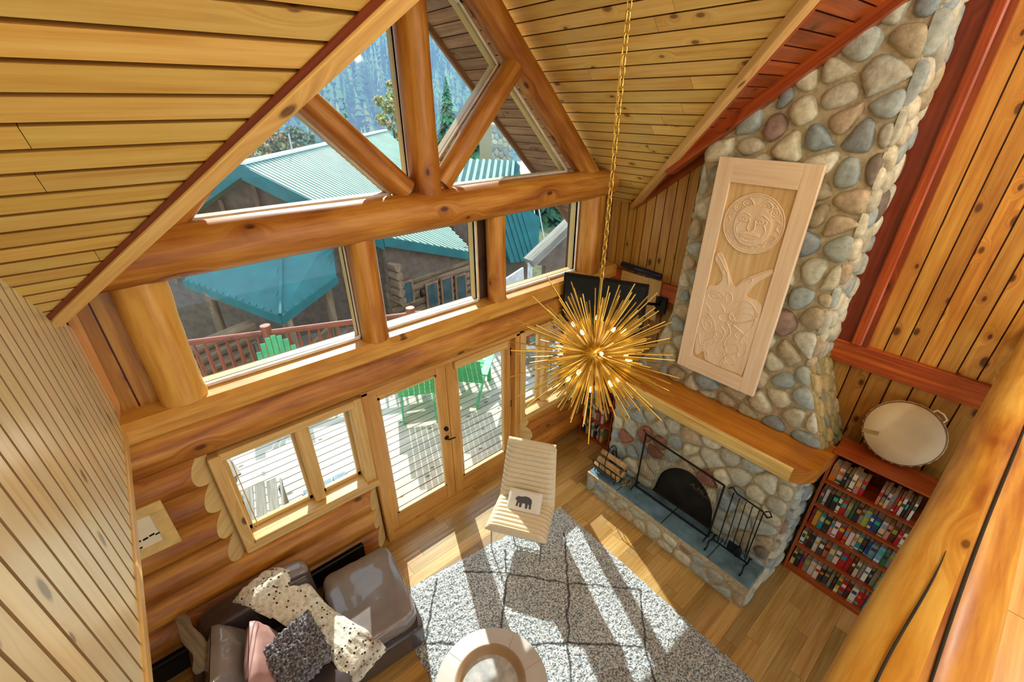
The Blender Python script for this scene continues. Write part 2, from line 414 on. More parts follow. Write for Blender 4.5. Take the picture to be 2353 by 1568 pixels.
M['leather_c'] = plain('cream_leather', '#E4D7B6', .42, coat=.1, nscale=50, nvar=.05, bump=.05)
M['leather_d'] = plain('dark_leather', '#40383A', .3, coat=.5, nscale=7, nvar=.25, bump=.08)
M['leather_sheen'] = plain('sheen_leather', '#857F7E', .25, coat=.8, nscale=5, nvar=.18, bump=.08)  # greyer than the dark leather: reflected window light put into the colour
M['leather_p'] = plain('mauve_satin', '#B9908A', .45, nscale=6, nvar=.15, bump=.08)
M['chrome'] = plain('chrome', '#B9B9B5', .2, metal=1.0, nvar=.03)
M['linen'] = plain('ivory_linen', '#E9E6DC', .85, nscale=90, nvar=.05)
M['beargrey'] = plain('bear_print', '#55565A', .85, nscale=60, nvar=.15)
M['tabletop'] = plain('pale_leather_top', '#CBC6C0', .5, nscale=4, nvar=.07)
M['tray'] = plain('brown_tray', '#A98E6C', .5, nscale=8, nvar=.12)
M['trayin'] = plain('patterned_tray_base', '#B9BDBE', .45, nscale=16, nvar=.28)
M['drumskin'] = plain('drum_skin', '#D6C49C', .6, nscale=3.0, nvar=.14)
M['screenb'] = plain('dark_screen', '#20292A', .12, coat=.6, nvar=.1)
M['book'] = colmat('book_cover', rough=.5, nscale=60, nvar=.12, bump=0)
M['pages'] = plain('paper', '#E2D8BE', .8)
M['paper'] = plain('cream_paper', '#EDE3C2', .8, nvar=.03)
M['matboard'] = plain('mat_board', '#E4CF96', .8, nvar=.04)
M['teal'] = plain('teal_metal', '#0C6668', .6, metal=0, nscale=2, nvar=.2)
M['greenroof'] = plain('green_metal_roof', '#A4BCB0', .45, metal=.2, nscale=2, nvar=.1, useatt=True)
M['greenpaint'] = plain('green_paint', '#5DBE80', .45, nscale=8, nvar=.15)
M['foliage_d'] = colmat('conifer_needles', rough=.8, nscale=4, nvar=.4, bump=0)
M['bark'] = plain('bark', '#5A4636', .9)
M['cedarsiding'] = plain('brown_siding', '#6E5A4C', .8, nscale=5, nvar=.25)
M['darkglass'] = plain('dark_window_glass', '#3A4E54', .1, nvar=.3, nscale=3)
M['pipe'] = plain('white_vinyl', '#E3EAEE', .5)
# shag rug
def rugmat():
    m, nt, bs = newmat('shag_rug'); n = N(nt); tc = n('ShaderNodeTexCoord').outputs['Object']
    a = n('ShaderNodeTexNoise'); n.link(tc, a.inputs['Vector']); a.inputs['Scale'].default_value = 68; a.inputs['Detail'].default_value = 3
    b2 = n('ShaderNodeTexNoise'); n.link(tc, b2.inputs['Vector']); b2.inputs['Scale'].default_value = 2.5; b2.inputs['Detail'].default_value = 3
    c = n.ramp(a.outputs[0], [(.38, lin('#6E7A82')), (.5, lin('#C2CDD2')), (.60, lin('#F9FBF9'))])
    c = n.mix(1.0, c, n.ramp(b2.outputs[0], [(.3, (.82, .84, .86)), (.7, (1, 1, 1))]), 'MULTIPLY')
    c = n.mix(1.0, c, n('ShaderNodeAttribute', attribute_name='col').outputs[0], 'MULTIPLY')
    n.link(c, bs.inputs['Base Color']); bs.inputs['Roughness'].default_value = .95; bs.inputs['Sheen Weight'].default_value = .3
    bm = n('ShaderNodeBump'); bm.inputs['Strength'].default_value = .9; bm.inputs['Distance'].default_value = .02
    n.link(a.outputs[0], bm.inputs['Height']); n.link(bm.outputs[0], bs.inputs['Normal']); return m
M['rug'] = rugmat()
def furmat(name, stops, scale, spots=None):
    m, nt, bs = newmat(name); n = N(nt); tc = n('ShaderNodeTexCoord').outputs['Object']
    a = n('ShaderNodeTexNoise'); n.link(tc, a.inputs['Vector']); a.inputs['Scale'].default_value = scale; a.inputs['Detail'].default_value = 4
    c = n.ramp(a.outputs[0], [(p, lin(h)) for p, h in stops])
    if spots:
        v = n('ShaderNodeTexVoronoi'); n.link(tc, v.inputs['Vector']); v.inputs['Scale'].default_value = spots[0]
        b2 = n('ShaderNodeTexNoise'); n.link(tc, b2.inputs['Vector']); b2.inputs['Scale'].default_value = 4.0
        f = n.math('MULTIPLY', n.math('LESS_THAN', v.outputs['Distance'], spots[1]), n.math('GREATER_THAN', b2.outputs[0], .42))
        c = n.mix(f, c, lin(spots[2]))
        br = n.math('MULTIPLY', n.math('SUBTRACT', b2.outputs[0], .56), 6.0, True)
        c = n.mix(br, c, lin('#6B4020'))
    n.link(c, bs.inputs['Base Color']); bs.inputs['Roughness'].default_value = .9; bs.inputs['Sheen Weight'].default_value = .4
    bm = n('ShaderNodeBump'); bm.inputs['Strength'].default_value = .8; bm.inputs['Distance'].default_value = .015
    n.link(a.outputs[0], bm.inputs['Height']); n.link(bm.outputs[0], bs.inputs['Normal']); return m
M['hide'] = furmat('spotted_hide', [(.3, '#C3C1A8'), (.5, '#E8E8D8'), (.7, '#FAFAF2')], 30, (26, .24, '#3A322A'))
M['shag'] = furmat('grey_shag', [(.35, '#2E2E34'), (.5, '#66666E'), (.65, '#A3A4AC')], 60)
def mtnmat():
    m, nt, bs = newmat('hazy_forest_slope'); n = N(nt); tc = n('ShaderNodeTexCoord').outputs['Object']
    a = n('ShaderNodeTexNoise'); n.link(n.map(tc, (1, 1, .3)), a.inputs['Vector']); a.inputs['Scale'].default_value = 1.6; a.inputs['Detail'].default_value = 6
    n.link(n.ramp(a.outputs[0], [(.35, lin('#2E5480')), (.5, lin('#4C74A2')), (.65, lin('#7B9CBF'))]), bs.inputs['Base Color']); bs.inputs['Roughness'].default_value = 1
    return m
M['mtn'] = mtnmat()  # distance haze mixed into the blue slope colours
M['ground'] = plain('forest_ground', '#5D6A4C', .95, nscale=3, nvar=.4)

exec_parts = []
# ------------------------------------------------------------------ room shell
XL, XR = -0.51, 4.55
def zM(y): return 3.02 - .78 * y
nMd = V((0, -.78, -1)).normalized()
def vR(x): return V((x, -.345 - (4.55 - x) * 1.298, 3.29 + (4.55 - x) * 1.01))
def vL(x): return V((x, -.352 - (x + .496) * 1.259, 3.295 + (x + .496) * .981))
TR, TL = vR(2.02), vL(2.04)
# floor
mb = MB(); planks(mb, [(-3.2, -9, 0), (4.6, -9, 0), (4.6, .05, 0), (-3.2, .05, 0)], (1, 0, 0), (0, 0, 1), .125, .02, gap=.0015, cols=(.62, 1.12), lens=(.5, 1.3), tint=.05)
struct('floor', mb, M['floor'])
# ceiling: main slope (boards along x)
mb = MB()
a0 = V((XL, -.339, zM(-.339)))
planks(mb, [a0, vL(2.04), (XL, TL.y, zM(TL.y))], (1, 0, 0), nMd, .115, .02, gap=.018, cols=(.86, 1.08), bev=True, lens=(3.5, 6), backcol=(.12, .04, .02))
planks(mb, [(XL, TL.y, zM(TL.y)), (XR, TL.y, zM(TL.y)), (XR, -5.2, zM(-5.2)), (XL, -5.2, zM(-5.2))], (1, 0, 0), nMd, .115, .02, gap=.018, cols=(.86, 1.08), backcol=(.12, .04, .02))
ceiling = struct('ceiling', mb, M['ceil'])
mb = MB(); planks(mb, [vR(4.55), (XR, TR.y, zM(TR.y)), vR(2.02)], (1, 0, 0), nMd, .115, .02, gap=.011, cols=(.8, 1.15), backcol=(.2, .05, .02))
struct('ceiling_red_boards', mb, M['soffit_in'], ceiling)
# rear slope over the loft
mb = MB(); planks(mb, [(-3.2, -5.2, zM(-5.2)), (XR, -5.2, zM(-5.2)), (XR, -8.9, zM(-5.2) - 2.9), (-3.2, -8.9, zM(-5.2) - 2.9)], (1, 0, 0), (0, .78, -1), .115, .02, backcol=(.12, .04, .02))
struct('ceiling_rear_slope', mb, M['ceil'], ceiling)
# right gable slope (boards along y)
def zG(x): return 5.97 - 1.02 * (x - 1.9)
mb = MB(); planks(mb, [(2.03, 0.02, zG(2.03)), (XR, 0.02, zG(XR)), vR(4.55) + V((0, 0, .0)), vR(2.03)], (0, 1, 0), (-1.02, 0, -1), .118, .02, gap=.011, cols=(.86, 1.1), backcol=(.14, .06, .03), lens=(2.2, 4.5))
struct('ceiling_gable_right', mb, M['ceil_r'], ceiling)
def zGL(x): return 3.295 + .981 * (x + .496)
mb = MB(); planks(mb, [(2.05, .02, zGL(2.05)), (XL, .02, zGL(XL)), a0, vL(2.05)], (0, 1, 0), (.98, 0, -1), .118, .02, gap=.011, backcol=(.14, .06, .03))
struct('ceiling_gable_left', mb, M['ceil'], ceiling)
# roof overhang outside
mb = MB()
planks(mb, [(2.03, .12, zG(2.03)), (5.6, .12, zG(5.6)), (5.6, 1.2, zG(5.6)), (2.03, 1.2, zG(2.03))], (0, 1, 0), (-1.02, 0, -1), .13, .02, cols=(.75, 1.15))
planks(mb, [(2.03, .12, zGL(2.03) + .05), (-1.2, .12, zGL(-1.2) + .05), (-1.2, 1.2, zGL(-1.2) + .05), (2.03, 1.2, zGL(2.03) + .05)], (0, 1, 0), (.98, 0, -1), .13, .02)
d = V((1, 0, -1.02)).normalized()
mb.obox(V((3.8, 1.2, zG(3.8))) + V((0, 0, .04)), d * 2.55, (0, .02, 0), V((1.02, 0, 1)).normalized() * .08, g=0)
struct('roof_overhang', mb, M['soffit'])
# valley trims
def strip_box(mb, p0, p1, side, w, nrm, t, col=(1, 1, 1)):
    p0, p1 = V(p0), V(p1); d = (p1 - p0).normalized(); nrm = V(nrm).normalized(); s_ = nrm.cross(d).normalized() * side
    c = (p0 + p1) / 2 + s_ * (w / 2) + nrm * (t / 2)
    mb.obox(c, d * ((p1 - p0).length / 2), s_ * (w / 2), nrm * (t / 2), col, 0, bev=.004)
sL = nMd.cross((vL(2.04) - vL(-.49)).normalized()).normalized()
mb = MB(); strip_box(mb, vL(-.49) + sL * .070, vL(2.04) + sL * .070, 1, .028, nMd, .010, (.62, .42, .34))  # dark strip painted in for the shadow gap beside the trim
struct('shadow_gap_strip', mb, M['redtrim'])
mb = MB(); strip_box(mb, vL(-.49), vL(2.04), 1, .070, nMd, .022, (1.3, 1.32, 1.3))
struct('trim_2', mb, M['trim'])
mb = MB(); strip_box(mb, vR(4.55), vR(2.02), 1, .10, nMd, .05)
struct('trim_3', mb, M['trim'])
mb = MB(); strip_box(mb, vR(4.55), vR(2.02), -1, .03, nMd, .05, (1.2, 1.1, 1))
struct('trim_4', mb, M['redtrim'])
# beam against the chimney front and short one on the wall
mb = MB()
d = V((0, -1, .81)).normalized(); p0 = V((4.0, -1.08, 3.80)); mb.obox(p0 + d * 1.6, d * 1.66, (.065, 0, 0), d.cross(V((1, 0, 0))) * .05, (1, 1, 1), 0, bev=.006)
struct('trim_5', mb, M['redtrim'])
mb = MB()
p0 = V((4.51, -.34, 3.27)); mb.obox(p0 + V((0, -1, .78)).normalized() * .6, V((0, -1, .78)).normalized() * .6, (.035, 0, 0), (0, .03, .04), (1, 1, 1), 0)
struct('trim_6', mb, M['redtrim'])
# right wall
zt = 2.44
mb = MB()
planks(mb, [(XR, 0, zt), (XR, -1.34, zt), (XR, -1.34, zM(-1.34)), (XR, 0, zM(0) + .3)], (0, 0, 1), (-1, 0, 0), .118, .02, gap=.010, cols=(.85, 1.12), backcol=(.15, .05, .02))
wr = struct('wall_right', mb, M['wallboard_l'])
mb = MB(); planks(mb, [(XR, -2.9, zt), (XR, -5.2, zt), (XR, -5.2, zM(-5.2)), (XR, -2.9, zM(-2.9))], (0, 0, 1), (-1, 0, 0), .118, .02, gap=.010, cols=(.8, 1.12), off=.0, backcol=(.15, .05, .02))
planks(mb, [(XR, -5.2, zt), (XR, -8.9, zt), (XR, -8.9, zM(-5.2) - 2.9), (XR, -5.2, zM(-5.2))], (0, 0, 1), (-1, 0, 0), .118, .02, cols=(.8, 1.12))
struct('wall_right_boards', mb, M['wallboard'], wr)
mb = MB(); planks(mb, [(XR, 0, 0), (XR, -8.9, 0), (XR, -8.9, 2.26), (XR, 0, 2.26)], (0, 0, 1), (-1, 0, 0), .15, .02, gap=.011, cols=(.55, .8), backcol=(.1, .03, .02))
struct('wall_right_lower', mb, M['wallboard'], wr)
mb = MB(); mb.box(XR - .05, XR + .02, -8.9, -2.6, 2.235, 2.445, (1.25, 1.3, 1.2), 1, bev=.006)
mb.box(XR - .05, XR + .02, -1.4, 0, 2.235, 2.445, (1.5, 1.6, 1.5), 1, bev=.006)
struct('trim_7', mb, M['redtrim'])
mb = MB(); mb.box(XR - .03, XR + .02, -2.80, -2.5, 2.44, 5.4, (.6, .42, .4), 2)
mb.box(XR - .07, XR + .02, -2.87, -2.79, 2.44, 5.4, (1.15, 1.05, 1), 2, bev=.012)
mb.box(XR - .05, XR + .02, -2.91, -2.86, 2.44, 5.4, (.8, .8, .8), 2)
struct('trim_8', mb, M['redtrim'])
# hanging bulkhead on the left
mb = MB(); planks(mb, [(XL, 0, 2.46), (XL, -5.2, 2.46), (XL, -5.2, zM(-5.2)), (XL, 0, zM(0) + .1)], (0, 0, 1), (1, 0, 0), .115, .02, gap=.017, cols=(.88, 1.08), backcol=(.06, .03, .012), tint=.03)
mb.box(XL - .14, XL - .032, -5.2, 0, 2.44, 7.0 - 1.0, (.8, .8, .8))
wl = struct('wall_left', mb, M['paleboard'])
mb = MB(); mb.box(XL - .16, XL + .012, -5.2, -.05, 2.40, 2.462, (1.0, 1.02, 1.05), 1, bev=.006)
mb.prism([(XL - .005, -.012, 3.34), (XL + .05, -.012, 3.34), (XL + .035, -.012, 2.6), (XL - .005, -.012, 2.45)], (0, -1, 0), .03, (.85, .6, .42), (0, 0, 1))
struct('trim_9', mb, M['trim'], None)
# lower left room
mb = MB(); planks(mb, [(-3.2, 0, 0), (-3.2, -8.9, 0), (-3.2, -8.9, 2.5), (-3.2, 0, 2.5)], (0, 0, 1), (1, 0, 0), .15, .02, cols=(.7, 1.1), backcol=(.15, .05, .02))
struct('wall_far_left', mb, M['wallboard'])
mb = MB(); mb.box(-3.2, XL - .14, -8.9, .1, 2.50, 2.6); struct('ceiling_lower_left', mb, M['ceil'])
# loft
mb = MB(); planks(mb, [(XL, -3.78, 2.76), (XR, -3.78, 2.76), (XR, -8.9, 2.76), (XL, -8.9, 2.76)], (1, 0, 0), (0, 0, 1), .125, .03, gap=.0015, cols=(.85, 1.15), lens=(.5, 1.3))
lf = struct('floor_loft', mb, M['floor'])
mb = MB(); mb.log((XL - .1, -3.685, 2.865), (XR + .1, -3.79, 2.925), .172, .098, 44, wob=.06, step=.08)
lg = struct('loft_edge_log', mb, M['bigrail'])
mb = MB()
for q in range(34):
    pass
def crack(x0, x1, ang, w_):
    pts = []
    for i in range(26):
        t = i / 25; x = x0 + (x1 - x0) * t; c = V((x, -3.685 - .02 * (x + .6), 2.865 + .0114 * (x + .6))); r = (.172 - .0141 * (x + .6)) * 1.012
        an = math.radians(ang + 4 * math.sin(t * 5)); pts.append((c + V((0, math.sin(an) * r, math.cos(an) * r)), w_ * math.sin(math.pi * min(1, t * 3 + .02) / 2) * math.sin(math.pi * min(1, (1 - t) * 3 + .02) / 2) + .001))
    mb.tube([p for p, _ in pts], [r for _, r in pts], 6, (1, 1, 1))
crack(.9, 3.2, -10, .0045); crack(.8, 1.7, 22, .003)
struct('log_crack', mb, M['soot'], lg)

# ------------------------------------------------------------------ window wall
# backing pieces around the openings
mb = MB(); bk = (.35, .3, .3)
def bw(x0, x1, z0, z1): mb.box(x0, x1, .03, .16, z0, z1, bk)
bw(-3.2, -.17, 0, 2.02); bw(-.17, 1.06, 0, .93); bw(-3.2, 4.7, 2.0, 2.50); bw(2.9, 4.7, 0, .78); bw(3.9, 4.7, .78, 2.02)
bw(-3.2, -.04, 2.5, 3.45); bw(1.20, 1.39, 2.5, 3.45); bw(2.47, 2.74, 2.5, 3.45); bw(3.92, 4.7, 2.5, 3.45)
ww = struct('wall_window', mb, M['oldlog'])
# stacked logs lower left, ends sawn at a slant beside the window
def cutlog(name, x0, x1, z, r=.155, side=1):
    """log along x whose end at x1 (side=1) or x0 (side=-1) is sawn on a slant"""
    m1 = MB(); n = 14; seg = 22; rows = []; nz = rnd() * 50; ou, ov = rnd() * 9, rnd() * 9
    cy = -.065; xe = x1 if side > 0 else x0; xs = x0 if side > 0 else x1
    for i in range(n + 1):
        t = i / n; row = []
        for k in range(seg + 1):
            a = math.pi * (.5 + k / seg)      # front half circle
            y = cy + math.cos(a) * r * 1.0; zz = z + math.sin(a) * r
            e = xe - side * max(0, (-y - .05)) * .85
            x = xs + (e - xs) * t
            rr = 1 + .05 * noise.noise(V((x * .8 + nz, math.cos(a) * 1.5, math.sin(a) * 1.5)))
            row.append(m1.vert((x, cy + (y - cy) * rr, z + (zz - z) * rr), (1, 1, 1)))
        rows.append(row)
    c1 = U(.85, 1.1)
    for q in range(len(m1.c)): m1.c[q] = (c1, c1, c1)
    for i in range(n):
        for k in range(seg):
            q = [rows[i][k], rows[i + 1][k], rows[i + 1][k + 1], rows[i][k + 1]]
            if side < 0: q.reverse()
            uv = [(ou + m1.v[v_][0], ov + kk / seg * math.pi * r * 1.1) for v_, kk in zip(q, ((k, k, k + 1, k + 1) if side > 0 else (k + 1, k + 1, k, k)))]
            m1.face(q, uv, True, 0)
    ring = [m1.vert(m1.v[q], (1, 1, 1)) for q in rows[n]]
    uv = [(m1.v[q][1], m1.v[q][2]) for q in ring]
    if side < 0: ring.reverse(); uv.reverse()
    m1.face(ring, uv, False, 1)
    return m1.build(name, [M['log'], M['cutend']], ww)
zs = [.20, .49, .765, 1.035, 1.325, 1.615, 1.905]
for i, z in enumerate(zs):
    if i < 3: cutlog('wall_log', -3.1, 1.03, z)
    else: cutlog('wall_log', -3.1, -.15, z)
for z in (.20, .49): cutlog('wall_log', 2.93, 4.6, z, side=-1)
cutlog('wall_log', 2.93, 4.6, .70, r=.11, side=-1)
for z in (.93, 1.2, 1.47, 1.75): cutlog('wall_log', 3.86, 4.6, z, side=-1)
mb = MB(); mb.log((-3.1, -.03, 2.17), (4.56, -.03, 2.17), .185, .18, 28, wob=.03, flat=.93)
mb.build('header_log', M['log'], ww)
mb = MB()
mb.box(-3.1, 4.54, -.195, .05, 2.325, 2.50, (1, 1, 1), 0, bev=.03)
mb.build('ledge_log', M['log_l'], ww)
# upper left and right filler boards
mb = MB(); planks(mb, [(XL, -.0, 2.44), (-.04, -.0, 2.44), (-.04, -.0, 3.72), (XL, -.0, 3.28)], (0, 0, 1), (0, -1, 0), .115, .02, cols=(.7, 1.0), backcol=(.15, .04, .02))
planks(mb, [(3.95, 0, 2.5), (XR, 0, 2.5), (XR, 0, 3.3), (3.95, 0, 3.9)], (0, 0, 1), (0, -1, 0), .115, .02, cols=(.6, .8), backcol=(.15, .04, .02))
mb.build('upper_boards', M['wallboard'], ww)
# posts, cross beam, king post, braces, rafters
def slog(name, p0, p1, r0, r1=None, mat='log', wob=.05, **k):
    m1 = MB(); m1.log(p0, p1, r0, r1, 26, (1, 1, 1), wob, **k); return m1.build(name, M[mat], ww)
m1 = MB(); m1.log((-.14, -.05, 2.5), (-.14, -.05, 3.47), .14, .145, 26, wob=.16, step=.06, up=(1, 0, 0)); m1.build('corner_post', M['log_l'], ww)
slog('window_post', (1.275, -.085, 2.495), (1.275, -.085, 3.45), .112, .112, 'log', .04)
slog('window_post', (2.635, -.085, 2.495), (2.635, -.085, 3.45), .098, .098, 'log', .04)
slog('window_post', (4.06, -.07, 2.495), (4.06, -.07, 3.45), .15, .15, 'log', .04)
slog('cross_beam', (-.56, -.12, 3.52), (4.26, -.12, 3.525), .165, .155, 'log', .04)
slog('king_post', (1.905, -.09, 3.62), (1.905, -.09, 5.7), .128, .12, 'log', .05)
slog('brace', (1.72, -.09, 3.70), (.90, -.09, 4.52), .095, .085, 'log', .05)
slog('brace', (2.05, -.09, 3.72), (2.86, -.09, 4.60), .092, .095, 'log', .05)
slog('rafter_log', (2.02, -.08, 5.56), (4.12, -.08, 3.46), .125, .12, 'log', .07)
slog('rafter_log', (2.02, -.06, 5.58), (.10, -.06, 3.69), .115, .11, 'log', .05)
# upper windows
def frame_strips(mb, pts, w_, y0, y1, col=(1, 1, 1)):
    n = len(pts); c = V((sum(p[0] for p in pts) / n, 0, sum(p[1] for p in pts) / n))
    for i in range(n):
        a, b = V((pts[i][0], 0, pts[i][1])), V((pts[(i + 1) % n][0], 0, pts[(i + 1) % n][1])); d = (b - a).normalized()
        s_ = V((-d.z, 0, d.x));
        if s_.dot(c - a) < 0: s_ = -s_
        mid = (a + b) / 2 - s_ * (w_ / 2) + V((0, (y0 + y1) / 2, 0))
        mb.obox(mid, d * ((b - a).length / 2 + w_ * .8), s_ * (w_ / 2), (0, (y1 - y0) / 2, 0), col, 0, bev=.003)
wn = [0]
def window(pts, fw_=.035, wood_='trim', strip=True, y=.03):
    wn[0] += 1
    mb = MB(); frame_strips(mb, pts, fw_, -.01, .10)
    w_ = struct('window_%d' % wn[0], mb, M[wood_])
    if strip:
        mb = MB(); frame_strips(mb, [(p[0], p[1]) for p in pts], .012, -.025, .02)
        if pts[0][1] == pts[1][1]:
            mb.box(pts[0][0], pts[1][0], -.03, .0, pts[0][1] - .02, pts[0][1] + .004)
        mb.build('window_strip', M['white'], w_)
    g = MB(); g.prism([(p[0], y, p[1]) for p in pts], (0, 1, 0), .006, udir=(1, 0, 0)); g.build('window_pane', M['glass'], w_)
    return w_
for (x0, x1) in ((-.01, 1.16), (1.425, 2.435), (2.78, 3.89)):
    window([(x0, 2.525), (x1, 2.525), (x1, 3.47), (x0, 3.47)])
window([(.23, 3.68), (1.60, 3.68), (.93, 4.36)])
window([(1.80, 3.76), (1.80, 5.2), (1.06, 4.49)])
window([(2.02, 3.84), (2.74, 4.61), (2.38, 5.0), (2.02, 5.34)])
window([(2.19, 3.68), (3.66, 3.68), (2.88, 4.49)])
# ledge top strips (double white sill lines)
# lower left window
def lowwin(x0, x1, xm, z0, z1, name_c, cord):
    wn[0] += 1; mb = MB()
    mb.box(x0 - .085, x0, -.15, .06, z0 - .08, z1 + .07, g=2, bev=.008); mb.box(x1, x1 + .12, -.12, .06, z0 - .08, z1 + .07, g=2, bev=.008)
    mb.box(x0 - .085, x1 + .05, -.13, .06, z1, z1 + .07, g=0, bev=.008)
    mb.box(x0 - .085, x1 + .12, -.165, -.10, z0 - .12, z0 - .045, g=0, bev=.01)
    mb.box(xm - .05, xm + .045, -.10, .05, z0, z1, g=2, bev=.008)
    w_ = struct('window_%d' % wn[0], mb, M['trim'])
    mb = MB(); mb.box(x0, x1, -.17, .02, z0 - .045, z0 - .005, g=0, bev=.004); mb.build('window_sill', M['trim'], w_)
    for a, b in ((x0, xm - .05), (xm + .045, x1)):
        s_ = MB(); k = .028
        s_.box(a, a + k, -.01, .03, z0, z1, g=2); s_.box(b - k, b, -.01, .03, z0, z1, g=2); s_.box(a, b, -.01, .03, z0, z0 + k * 1.3, g=0); s_.box(a, b, -.01, .03, z1 - k, z1, g=0)
        s_.build('window_sash', M['trim'], w_)
        g = MB(); g.box(a + k, b - k, .008, .014, z0 + k, z1 - k); g.build('window_pane', M['glass'], w_)
    if cord:
        c = MB(); c.tube([(cord, -.165, z1), (cord - .005, -.17, z0 + .15), (cord + .012, -.17, z0 + .1), (cord + .03, -.17, z0 + .15), (cord + .025, -.165, z1)], .004, 6); c.build('blind_cord', M['trim'], w_)
    return w_
lowwin(-.09, .92, .50, 1.035, 1.90, '', -.06)
lowwin(3.01, 3.86, 3.40, .83, 1.93, '', None)
# doors
mb = MB()
mb.box(1.03, 1.10, -.13, .1, 0, 2.02, g=2, bev=.01); mb.box(2.865, 2.93, -.13, .1, 0, 2.02, g=2, bev=.01)
mb.box(1.03, 2.93, -.13, .1, 1.975, 2.05, g=0, bev=.01); mb.box(1.03, 2.93, -.05, .12, -.01, .03, g=0)
df = struct('shadow_gap_strip0', mb, M['door'])
def door(i, x0, x1, gx0, gx1, handle):
    m1 = MB(); z0, z1, g0, g1 = .03, 1.975, .265, 1.84
    m1.box(x0, gx0, -.03, .02, z0, z1, g=2, bev=.004); m1.box(gx1, x1, -.03, .02, z0, z1, g=2, bev=.004)
    m1.box(gx0, gx1, -.03, .02, z0, g0, g=0, bev=.004); m1.box(gx0, gx1, -.03, .02, g1, z1, g=0, bev=.004)
    d_ = struct('door_%d' % i, m1, M['door'])
    g = MB(); g.box(gx0, gx1, -.006, .0, g0, g1); g.build('door_pane', M['glass'], d_)
    b = MB()
    for (a, c, e, f) in ((gx0, gx1, g0, g0 + .02), (gx0, gx1, g1 - .02, g1), (gx0, gx0 + .018, g0, g1), (gx1 - .018, gx1, g0, g1)): b.box(a, c, -.042, -.028, e, f)
    b.build('glazing_bead', M['trim'], d_)
    hx = x0 if i == 1 else x1
    for z in (.35, 1.0, 1.75):
        h = MB(); h.box(hx - .008, hx + .008, -.042, -.02, z - .05, z + .05); h.build('hinge', M['black'], d_)
    if handle:
        h = MB(); h.lathe([(0, .03), (.024, .028), (.026, .0), (0, 0)], (handle, -.03, 1.10), 16, axis=(0, -1, 0)); h.build('deadbolt', M['black'], d_)
        h = MB(); h.lathe([(0, .012), (.026, .01), (.028, 0), (0, 0)], (handle, -.03, .965), 16, axis=(0, -1, 0)); h.tube([(handle, -.04, .965), (handle, -.075, .965), (handle + .05, -.08, .96), (handle + .09, -.075, .95)], .008, 8); h.build('door_handle', M['black'], d_)
    return d_
door(1, 1.10, 1.975, 1.21, 1.855, 1.915)
d2 = door(2, 1.98, 2.865, 2.10, 2.755, None)
mb = MB(); mb.box(2.07, 2.80, -.075, -.032, 1.83, 1.93, g=0, bev=.01); bl = mb.build('blind_cassette', M['trim'], d2)
mb = MB(); mb.tube([(2.79, -.07, 1.85), (2.795, -.075, .75), (2.81, -.075, .70), (2.825, -.075, .75), (2.815, -.07, 1.85)], .0035, 6); mb.build('blind_cord', M['trim'], d2)
# baseboard heater
mb = MB(); mb.box(-2.6, .73, -.245, -.19, .12, .35, bev=.01); mb.box(-2.6, .73, -.25, -.2, .30, .315)
tag(mb.build('baseboard_heater', M['black']), 'long black baseboard heater along the log wall behind the sofa', 'heater')

# ------------------------------------------------------------------ fireplace
FP = thing('fireplace', 'tall river stone fireplace and chimney with a thick timber mantel and slate hearth', 'fireplace', (4.05, -2.0, 0))
def inv(o, parent):
    o.parent = parent; o.matrix_parent_inverse = Matrix.Translation(-V(parent.location)) if parent.rotation_euler.z == 0 else (Matrix.Translation(parent.location) @ Matrix.Rotation(parent.rotation_euler.z, 4, 'Z')).inverted()
    return o
def part(mb, name, mat, parent, label=None):
    return inv(mb.build(name, mat, None, label=label), parent)
SCOL = [('#B5B19C', 12), ('#A5AA9E', 9), ('#C2BA9E', 10), ('#959D98', 6), ('#CEC7AE', 8), ('#AC9C7C', 5), ('#888E8C', 4), ('#94786A', 2), ('#B8A384', 4), ('#75695C', 1.5), ('#94A0A2', 4)]
def scol(pal=None):
    pal = pal or SCOL; t = rnd() * sum(w_ for _, w_ in pal)
    for h, w_ in pal:
        t -= w_
        if t <= 0: break
    c = lin(h); k = U(.88, 1.18); return (c[0] * k * .93, c[1] * k, c[2] * k * 1.04)
def inpoly(p, poly):
    c = False; n = len(poly)
    for i in range(n):
        a, b = poly[i], poly[(i + 1) % n]
        if (a[1] > p[1]) != (b[1] > p[1]) and p[0] < (b[0] - a[0]) * (p[1] - a[1]) / (b[1] - a[1]) + a[0]: c = not c
    return c
